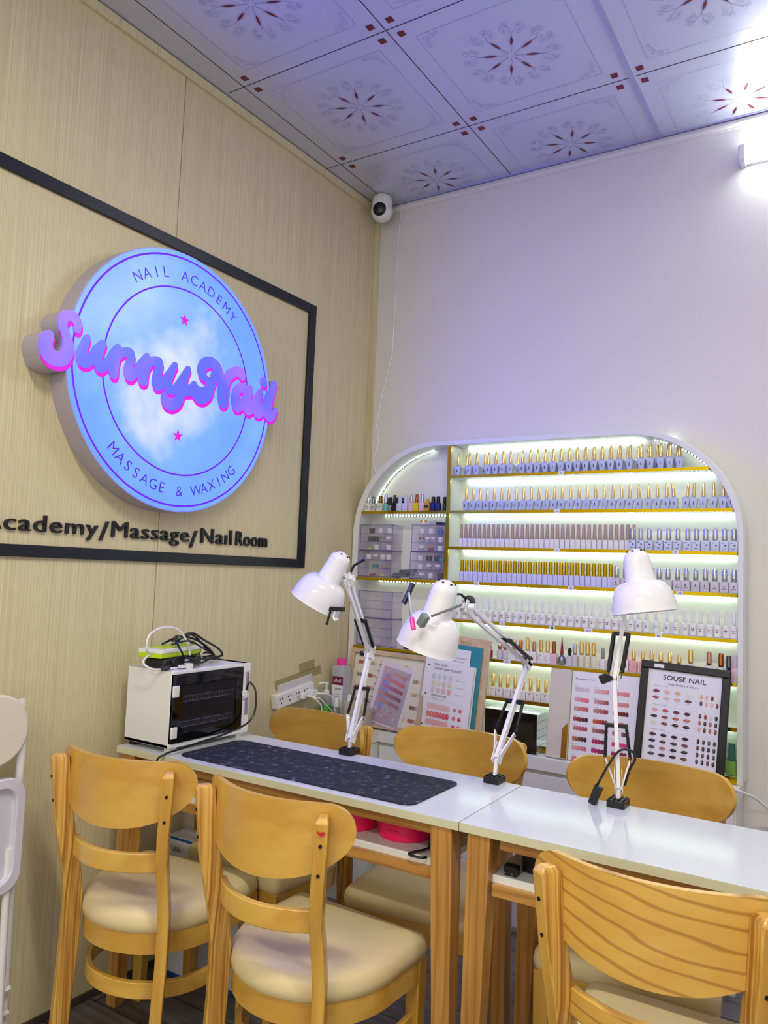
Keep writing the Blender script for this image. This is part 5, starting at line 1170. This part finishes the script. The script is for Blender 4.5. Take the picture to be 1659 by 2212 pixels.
b = B(); b.tube([tuple(L3((1.416, -.985, 1.066))), tuple(L3((1.400, -.99, 1.066))), tuple(L3((1.388, -.99, 1.06)))], [.005, .012, .012], 8); b.build('tightening_knob', M['blackplastic'], t3)
b = B(); b.tube(loop([tuple(L3(p)) for p in ((1.44, -.945, .80), (1.452, -.95, .84), (1.468, -.96, .872), (1.462, -.975, .893), (1.438, -.99, .893), (1.415, -.995, .86), (1.395, -1.0, .82), (1.385, -1.0, .80))]), .0032, 7); b.M = Matrix.Translation(L3((1.382, -1.0, .775))) @ Matrix.Rotation(.35, 4, 'Y')
b.box(-.010, .010, -.008, .008, -.020, .028); b.build('cord_with_plug', M['blackplastic'], t3, bevel=.001)
# brushes clipped on lamp 2
def towards(p, q, t_): return tuple(Vector(p).lerp(Vector(q), t_))
t = thing('detail_brush', 'grey clip brush with magenta end hanging down the middle lamp shade', 'brush', (1.03, -1.37, 1.2))
o_ = Vector((1.03, -1.37, 1.2)); G = lambda x, y, z: tuple(Vector((x, y, z))-o_)
b = B(); b.tube([G(1.020, -1.318, 1.285), G(1.006, -1.335, 1.235)], .007, 10); b.build('grip', M['blackplastic'], t)
b = B(); b.tube([G(1.018, -1.334, 1.262), G(1.044, -1.360, 1.20)], .0032, 8); b.build('stem', M['steel'], t)
b = B(); b.tube([G(1.044, -1.360, 1.205), G(1.054, -1.366, 1.178)], .006, 10); b.build('magenta_end', M['pinkcap'], t)
t = thing('file_block', 'grey rectangular drill clip crossing the front of the middle lamp shade', 'clip', (1.06, -1.34, 1.2))
o_ = Vector((1.06, -1.34, 1.2))
b = B(); b.tube([G(1.103, -1.215, 1.236), G(1.082, -1.330, 1.210)], .003, 8); b.build('arm', M['steel'], t)
b = B(); b.M = Matrix.Translation(G(1.068, -1.347, 1.200)) @ Euler((0, .62, -.3)).to_matrix().to_4x4(); b.box(-.010, .010, -.008, .008, -.016, .016); b.build('block', pm('grey_green_plastic', (120, 135, 130), .4), t, bevel=.002)

# ------------------------------------------------------------------ wooden chairs
def outline(hw=.205, yf=.185, yb=-.20, r=.022, ym=.02, n=22):
    P = []
    for k in range(5): a = PI/2*k/4; P.append((hw-r+r*math.sin(a), yf-r+r*math.cos(a)))
    P.append((hw, .10)); P.append((hw*.998, .055))
    for k in range(n+1): a = PI*k/n; P.append((hw*math.cos(a)*(1), ym+(ym-yb)*-abs(math.sin(a))**.92))
    P.append((-hw*.998, .055)); P.append((-hw, .10))
    for k in range(5): a = PI/2*k/4; P.append((-hw+r-r*math.cos(a), yf-r+r*math.sin(a)))
    return P
def offs(P, d, closed=True):
    out_ = []; n = len(P)
    for i in range(n):
        a, c = Vector(P[(i-1) % n] if closed or i else P[0]), Vector(P[(i+1) % n] if closed or i < n-1 else P[-1]); tt = (c-a).normalized(); nn = Vector((-tt.y, tt.x)); out_.append((P[i][0]-nn.x*d, P[i][1]-nn.y*d))
    return out_
def ringstrip(b, P, d0, d1, z0, z1, closed=True):
    A, C_ = offs(P, d0, closed), offs(P, d1, closed)
    rs = [[b.av((p[0], p[1], z)) for p in Q] for Q, z in ((A, z0), (A, z1), (C_, z1), (C_, z0))]
    n = len(P)
    for i in range(4):
        a, c = rs[i], rs[(i+1) % 4]
        for k in range(n if closed else n-1): b.face([a[k], a[(k+1) % n], c[(k+1) % n], c[k]])
    if not closed: b.face([rs[i][0] for i in range(4)]); b.face([rs[i][-1] for i in range(4)][::-1])
ZSEAT, ZTOP = .438, .813
def make_chair(ash=False, redmark=False):
    t = thing('dining_chair', 'x', 'chair')
    hm, vm = (M['chairash'], M['chairwood_v']) if ash else (M['chairwood'], M['chairwood_v'])
    P = outline(); b = B()
    zs0 = ZSEAT-.058
    lv = [(.006, zs0), (0, zs0+.006), (-.003, zs0+.022), (.001, zs0+.040), (.010, zs0+.052), (.035, zs0+.060), (.08, zs0+.064), (.13, zs0+.066)]
    rs = [[(p[0], p[1], z) for p in offs(P, d)] for d, z in lv[:5]]
    base5 = offs(P, lv[4][0]); c0 = Vector((0, .0))
    for d, z in lv[5:]:
        k = 1-(d-.01)/.19; rs.append([(p[0]*k, p[1]*k, z) for p in base5])
    b.rings([r[::-1] for r in rs]); b.build('seat', M['cream'], t, smooth=50)
    b = B(); ringstrip(b, P, .004, .022, zs0-.050, zs0+.002); b.build('seat_frame', hm, t, smooth=40)
    for sx in (-1, 1):
        b = B(); b.rings([[(sx*.183+a*h, .163+c*h, z) for a, c in ((-1, -1), (1, -1), (1, 1), (-1, 1))] for h, z in ((.0155, 0), (.0195, zs0+.001))]); b.build('leg', vm, t, bevel=.003)
    TW = .56
    path = [(0, .153, -.198), (.12, .151, -.188), (.25, .150, -.179), (zs0-.06, .150, -.174), (ZSEAT, .150, -.173), (.50, .151, -.182), (.57, .154, -.198), (.65, .163, -.211), (.73, .171, -.217), (ZTOP-.022, .176, -.222), (ZTOP-.012, .177, -.221)]
    for sx in (-1, 1):
        b = B(); rs = []
        for i, (z, x, y) in enumerate(path):
            wx, wy = .0145, .0235
            if z < .3: wy = .0235-.003*(1-z/.3)
            if z > ZTOP-.1: wy = .022
            if i == len(path)-1: wx, wy = .010, .014
            ca, sa = math.cos(sx*TW), math.sin(sx*TW)
            rs.append([(sx*x+a*wx*ca-c*wy*sa, y+a*wx*sa+c*wy*ca, z) for a, c in ((-1, -1), (1, -1), (1, 1), (-1, 1))])
        ids_ = [[b.av(p) for p in r] for r in rs]
        for A_, C_ in zip(ids_, ids_[1:]):
            for k in range(4): b.m = k % 2; b.face([A_[k], A_[(k+1) % 4], C_[(k+1) % 4], C_[k]])
        b.m = 0; b.face(ids_[0][::-1]); b.face(ids_[-1])
        b.build('rear_leg', [vm, M['lamedge']], t, bevel=.003, smooth=30)
        if redmark and sx == 1:
            pass
    for sx in (-1, 1):
        for zz_, yy, xx in ((ZTOP-.068, -.2180, .1725), (ZTOP-.130, -.2135, .1665)):
            b = B(); b.M = Matrix.Translation((sx*xx, yy, zz_)) @ Matrix.Rotation(sx*TW, 4, 'Z') @ Matrix.Translation((0, -.0232, 0)) @ Matrix.Rotation(PI/2, 4, 'X'); b.lathe([(.0038, -.001), (.0038, .0012)], 12); b.build('screw_hole', M['dark'], t)
    # back panel
    b = B(); nu, nv = 48, 8; hw = .216
    def yq(x): return -.240+.082*(x/.214)**2
    G_ = []
    for i in range(nu+1):
        u = -1+2*i/nu; au = abs(u); x = hw*math.sin(u*PI/2); au = abs(x)/hw*.9999
        ztp = ZTOP+.004-.054*(1-math.sqrt(max(0, 1-max(0, (au-.74)/.26)**2.2)))
        zbt = ZTOP-.051-(.114)*math.sqrt(max(0, 1-au**2.2))
        G_.append([(x, yq(x), zbt+(ztp-zbt)*j/nv, j) for j in range(nv+1)])
    th = .0065
    fr_, bk_ = [], []
    for col_ in G_:
        x = col_[0][0]; sl = 2*.082*x/.214**2; nn = Vector((-sl, 1)).normalized()
        fr_.append([b.av((p[0]+nn.x*th, p[1]+nn.y*th, p[2])) for p in col_]); bk_.append([b.av((p[0]-nn.x*th, p[1]-nn.y*th, p[2])) for p in col_])
    for i in range(nu):
        for j in range(nv): b.face([fr_[i][j], fr_[i][j+1], fr_[i+1][j+1], fr_[i+1][j]]); b.face([bk_[i][j], bk_[i+1][j], bk_[i+1][j+1], bk_[i][j+1]])
        b.face([fr_[i][nv], bk_[i][nv], bk_[i+1][nv], fr_[i+1][nv]]); b.face([fr_[i][0], fr_[i+1][0], bk_[i+1][0], bk_[i][0]])
    for j in range(nv): b.face([fr_[0][j], bk_[0][j], bk_[0][j+1], fr_[0][j+1]]); b.face([fr_[nu][j], fr_[nu][j+1], bk_[nu][j+1], bk_[nu][j]])
    b.build('backrest', hm, t, bevel=.0025, smooth=50)
    # mid rail
    b = B(); n = 18; Q = [(-.142+.284*k/n, -.182-.056*(1-((k/n)*2-1)**2)) for k in range(n+1)]
    ringstrip(b, Q, -.008, .008, .544, .591, closed=False); b.build('back_rail', hm, t, bevel=.002, smooth=40)
    # lower stretcher horseshoe
    b = B(); Q = outline(.192, .15, -.188, .02); Q = [p for p in Q if p[1] <= .155][0:]
    Q = [(.185, .150)]+[p for p in outline(.190, .185, -.178, .022) if p[1] < .12]+[(-.185, .150)]
    ringstrip(b, Q, -.002, .014, .214, .254, closed=False); b.build('stretcher', hm, t, bevel=.002, smooth=40)
    return t
TWR = .56; proto = make_chair(); ashp = make_chair(True)
CH = [('c1', proto, .297, -1.398, .161, 'front left wooden chair beside the veneer wall, cream seat, back towards the camera'),
      ('c2', None, .834, -1.394, -.042, 'front middle wooden chair with a red nail-polish smudge on its right post'),
      ('c3', ashp, 1.642, -1.361, .032, 'front right wooden chair with bold figured grain on its back panel'),
      ('A', None, .353, -.981, 3.023, 'rear left wooden chair below the power strip, facing the table'),
      ('B', None, .897, -.912, 3.261, 'rear middle wooden chair behind the middle desk lamp'),
      ('C', None, 1.466, -.929, 3.219, 'rear right wooden chair behind the right desk lamp')]
for nm, p, x, y, a, lb_ in CH:
    o = p if p else copy_tree(proto); o['label'] = lb_; o['group'] = 'wooden chairs around the manicure tables'
    o.location = (x, y, 0); o.rotation_euler = (0, 0, a)
    if nm == 'c2':
        b = B(); b.M = frame((.1745+.0236*math.sin(TWR), -.221-.0236*math.cos(TWR), ZTOP-.040), (math.cos(TWR), math.sin(TWR), 0), (0, 0, 1)); b.poly([(-.009, .005, 0), (-.002, .001, 0), (.009, .003, 0), (.008, -.004, 0), (0, -.007, 0), (-.006, -.001, 0)]); b.build('polish_smudge', pm('red_smudge', (200, 30, 40), .3), o, smooth=0)

# ------------------------------------------------------------------ things in the tables' shelves and below
SZ = .6452
for i, (x, y) in enumerate(((.800, -1.215), (.955, -1.195))):
    t = thing('pink_bowl', ['hot pink round dish on the table shelf, half behind the front middle chair', 'hot pink round dish on the table shelf nearest the table leg'][i], 'dish', (x, y, SZ))
    b = B(); b.lathe([(.068, 0), (.070, .001), (.071, .044), (.0695, .045), (.067, .043), (.0665, .003), (.001, .0025)], 40); b.build('bowl', M['pink'], t)
    b = B(); b.lathe([(.0712, .033), (.0725, .034), (.0725, .0445), (.0708, .045)], 40, cap0=False, cap1=False); b.build('rim_band', M['pink'], t)
    if i: b = B(); b.box(-.018, .018, -.0725, -.0702, .018, .026); b.build('handle_tab', M['pink'], t, bevel=.002)
t = thing('black_charger', 'black charger with looped cord on the shelf by the middle table leg', 'charger', (1.072, -1.235, SZ))
b = B(); b.box(-.02, .02, -.025, .025, 0, .03); b.build('body', M['blackplastic'], t, bevel=.004)
b = B(); b.tube(loop([(0, -.02, .012), (-.012, -.05, .008), (-.03, -.075, .005), (-.03, -.092, .005), (.0, -.092, .004), (.01, -.08, .004)]), .0032, 7); b.build('cord', M['blackplastic'], t)
t = thing('cable_bundle', 'black cables and adapter heaped on the right table shelf', 'cables', (1.34, -1.20, SZ))
b = B(); b.prism([(-.05, -.05), (.10, -.07), (.14, .06), (-.03, .06)], 0, .045); b.build('adapter', M['blackplastic'], t, bevel=.006)
b = B(); b.tube(loop([(-.04, -.03, .05), (-.06, -.05, .065), (-.02, -.08, .07), (.05, -.09, .05), (.10, -.06, .06), (.05, -.02, .07)]), .0035, 7); b.build('cable', M['blackplastic'], t)
b = B(); b.box(-.075, -.045, -.09, -.066, 0, .02); b.m = 1; b.tube([(-.05, -.09, .01), (-.05, -.103, .01)], .0022, 6); b.tube([(-.066, -.09, .01), (-.066, -.103, .01)], .0022, 6); b.build('plug', [M['blackplastic'], M['steel']], t)
b = B(); b.box(-.085, .085, -.06, .06, 0, .036); o = b.build('cardboard_box', M['cardboard'], bevel=.002); o.location = (.29, -1.21, SZ); o.rotation_euler = (0, 0, .05); tag(o, 'shallow cream cardboard box on the left table shelf', 'box')
b = B(); b.rings([[(.15*math.cos(a)*s_, .07*math.sin(a)*s_, z) for a in [2*PI*k/20 for k in range(20)]] for s_, z in ((.8, 0), (1, .02), (.95, .05), (.6, .07), (.2, .075))]); o = b.build('folded_cloth', M['bagfabric']); o.location = (.575, -1.20, SZ); tag(o, 'crumpled beige cloth bag on the left table shelf', 'bag')
# paper signs and bags under the left table
def notebox(nm, label, x0, x1, y0, y1, h, words, rz=0):
    t = thing(nm, label, 'box', (x0, y0, 0), rz)
    w_, d_ = x1-x0, y1-y0
    b = B(); b.box(0, w_, 0, d_, .0, h); b.build('body', M['paper'], t)
    b = B(); b.box(-.004, w_+.004, -.004, 0, h-.006, h+.002); b.box(-.004, .003, -.004, 0, 0, h); b.box(w_-.003, w_+.004, -.004, 0, 0, h); b.box(-.004, w_+.004, -.004, 0, 0, .012); b.build('blue_rim', M['blue'], t, bevel=.002)
    b = B(); b.col = srgb((30, 30, 40))
    for k, s_ in enumerate(words): b.M = frame((.008+.01*(k % 2), -.0045, h-.045-.042*k), (1, 0, .08), (-.08, 0, 1)); b.geo(textgeo(s_, 0, 0, None, .017, shear=.4))
    b.build('handwriting', M['ink'], t, smooth=0)
notebox('note_box', 'blue-rimmed white box with handwritten lines standing by the veneer wall under the table', .012, .160, -1.115, -1.02, .425, ('sl nho...', 'Be: 50 da', 'phut  (nc)', 'noi   tu', 'lam mo'))
notebox('note_box', 'blue-rimmed white box marked que. under the rear left chair', .225, .475, -1.085, -.90, .30, ('           que.', 'gel + son', '', 'mi  que.'))
t = wallthing('black_plug', 'black plug with brass pin hanging by the veneer wall under the table', 'plug')
b = B(); b.M = Matrix.Translation((.10, -1.17, .55)); b.lathe([(.012, -.02), (.017, -.012), (.017, .012), (.012, .02)], 14); b.tube([(0, .0, -.02), (.01, -.01, -.1), (.02, -.02, -.25), (.02, -.02, -.45)], .0035, 7); b.m = 1; b.tube([(0, -.017, 0), (-.0, -.035, 0)], .0022, 6); b.build('plug', [M['blackplastic'], M['gold']], t)
b = B(); b.tube(loop([(1.50, -1.10, .36), (1.42, -1.13, .37), (1.35, -1.12, .36), (1.33, -1.08, .35), (1.40, -1.0, .33), (1.42, -.9, .2), (1.40, -.8, .02), (1.3, -.6, .006), (1.2, -.5, .006)]), .0035, 7); tag(b.build('floor_cable', M['blackplastic']), 'black cable looping below the right table behind its legs', 'cable')
b = B(); b.tube(loop([(.55, -1.3, .005), (.8, -1.25, .005), (1.0, -1.15, .005), (1.2, -1.0, .005), (1.3, -.7, .005)]), .004, 7); tag(b.build('floor_cable', M['blackplastic']), 'dark cable lying across the floor under the left table', 'cable')
b = B(); b.box(-.04, .04, -.02, .02, 0, .03); o = b.build('power_plug', M['palepink'], bevel=.006); o.location = (.93, -1.18, 0); o.rotation_euler = (0, 0, .3); tag(o, 'pale pink plug lying on the floor between the chairs', 'plug')

# white cable at the right of the cabinet
b = B(); b.tube(loop([(1.535, -.185, .672), (1.56, -.195, .668), (1.60, -.19, .655), (1.65, -.12, .62), (1.69, -.06, .56), (1.72, -.02, .48), (1.74, -.012, .42), (1.78, -.012, .3), (1.86, -.012, .1), (1.9, -.012, .005)]), .0042, 8); tag(b.build('white_cable', M['whiteplastic']), 'thick white cable dropping from the right end of the cabinet', 'cable')

# ------------------------------------------------------------------ folding chair at the left edge
t = wallthing('folding_chair', 'white folding chair with cream backrest folded against the wall at the left edge', 'chair')
ya, yb = -2.10, -1.668; xo = .075
b = B(); pts = rpoly(ya, yb, .765, .952, .09, 8); b.prism(pts, xo-.004, xo+.018, 'x'); b.build('backrest', M['foldcream'], t, bevel=.006)
for nm, yy in (('frame_tube', yb+.004), ('frame_tube', ya-.004)):
    sg = 1 if yy > -1.9 else -1
    b = B(); b.tube([(xo-.008, yy-.018*sg, .93), (xo-.008, yy-.006*sg, .80), (xo-.01, yy-.006*sg, .4), (xo+.0, yy-.002*sg, 0.011)], .011, 12); b.build(nm, M['whiteplastic'], t)
b = B(); P = rpoly(ya+.01, yb-.002, .44, .735, .05, 6); Pn = rpoly(ya+.035, yb-.027, .465, .71, .04, 6)
rs = [[(x_, p[0], p[1]) for p in Q] for Q, x_ in ((P, xo+.012), (P, xo+.03), (Pn, xo+.03), (Pn, xo+.014))]
b.rings(rs, cap0=True, cap1=True); b.build('seat', pm('pale_lilac_metal', (214, 212, 226), .3), t, bevel=.003)
b = B()
for yy in (yb-.030, ya+.030): b.tube([(xo+.012, yy, .55), (xo+.02, yy, .25), (xo+.03, yy, .011)], .010, 12)
for zc_ in (.13, .19): b.tube([(xo+.02, ya, zc_-.02), (xo+.02, yb-.004, zc_)], .007, 8)
b.build('rear_frame', M['whiteplastic'], t)
b = B(); b.box(.002, .012, -1.70, -1.68, .60, .64); o = b.build('wall_hook', M['whiteplastic'], bevel=.003); o.rotation_euler = (0, 0, LW); tag(o, 'small white wall fitting just behind the folding chair tube', 'fitting')
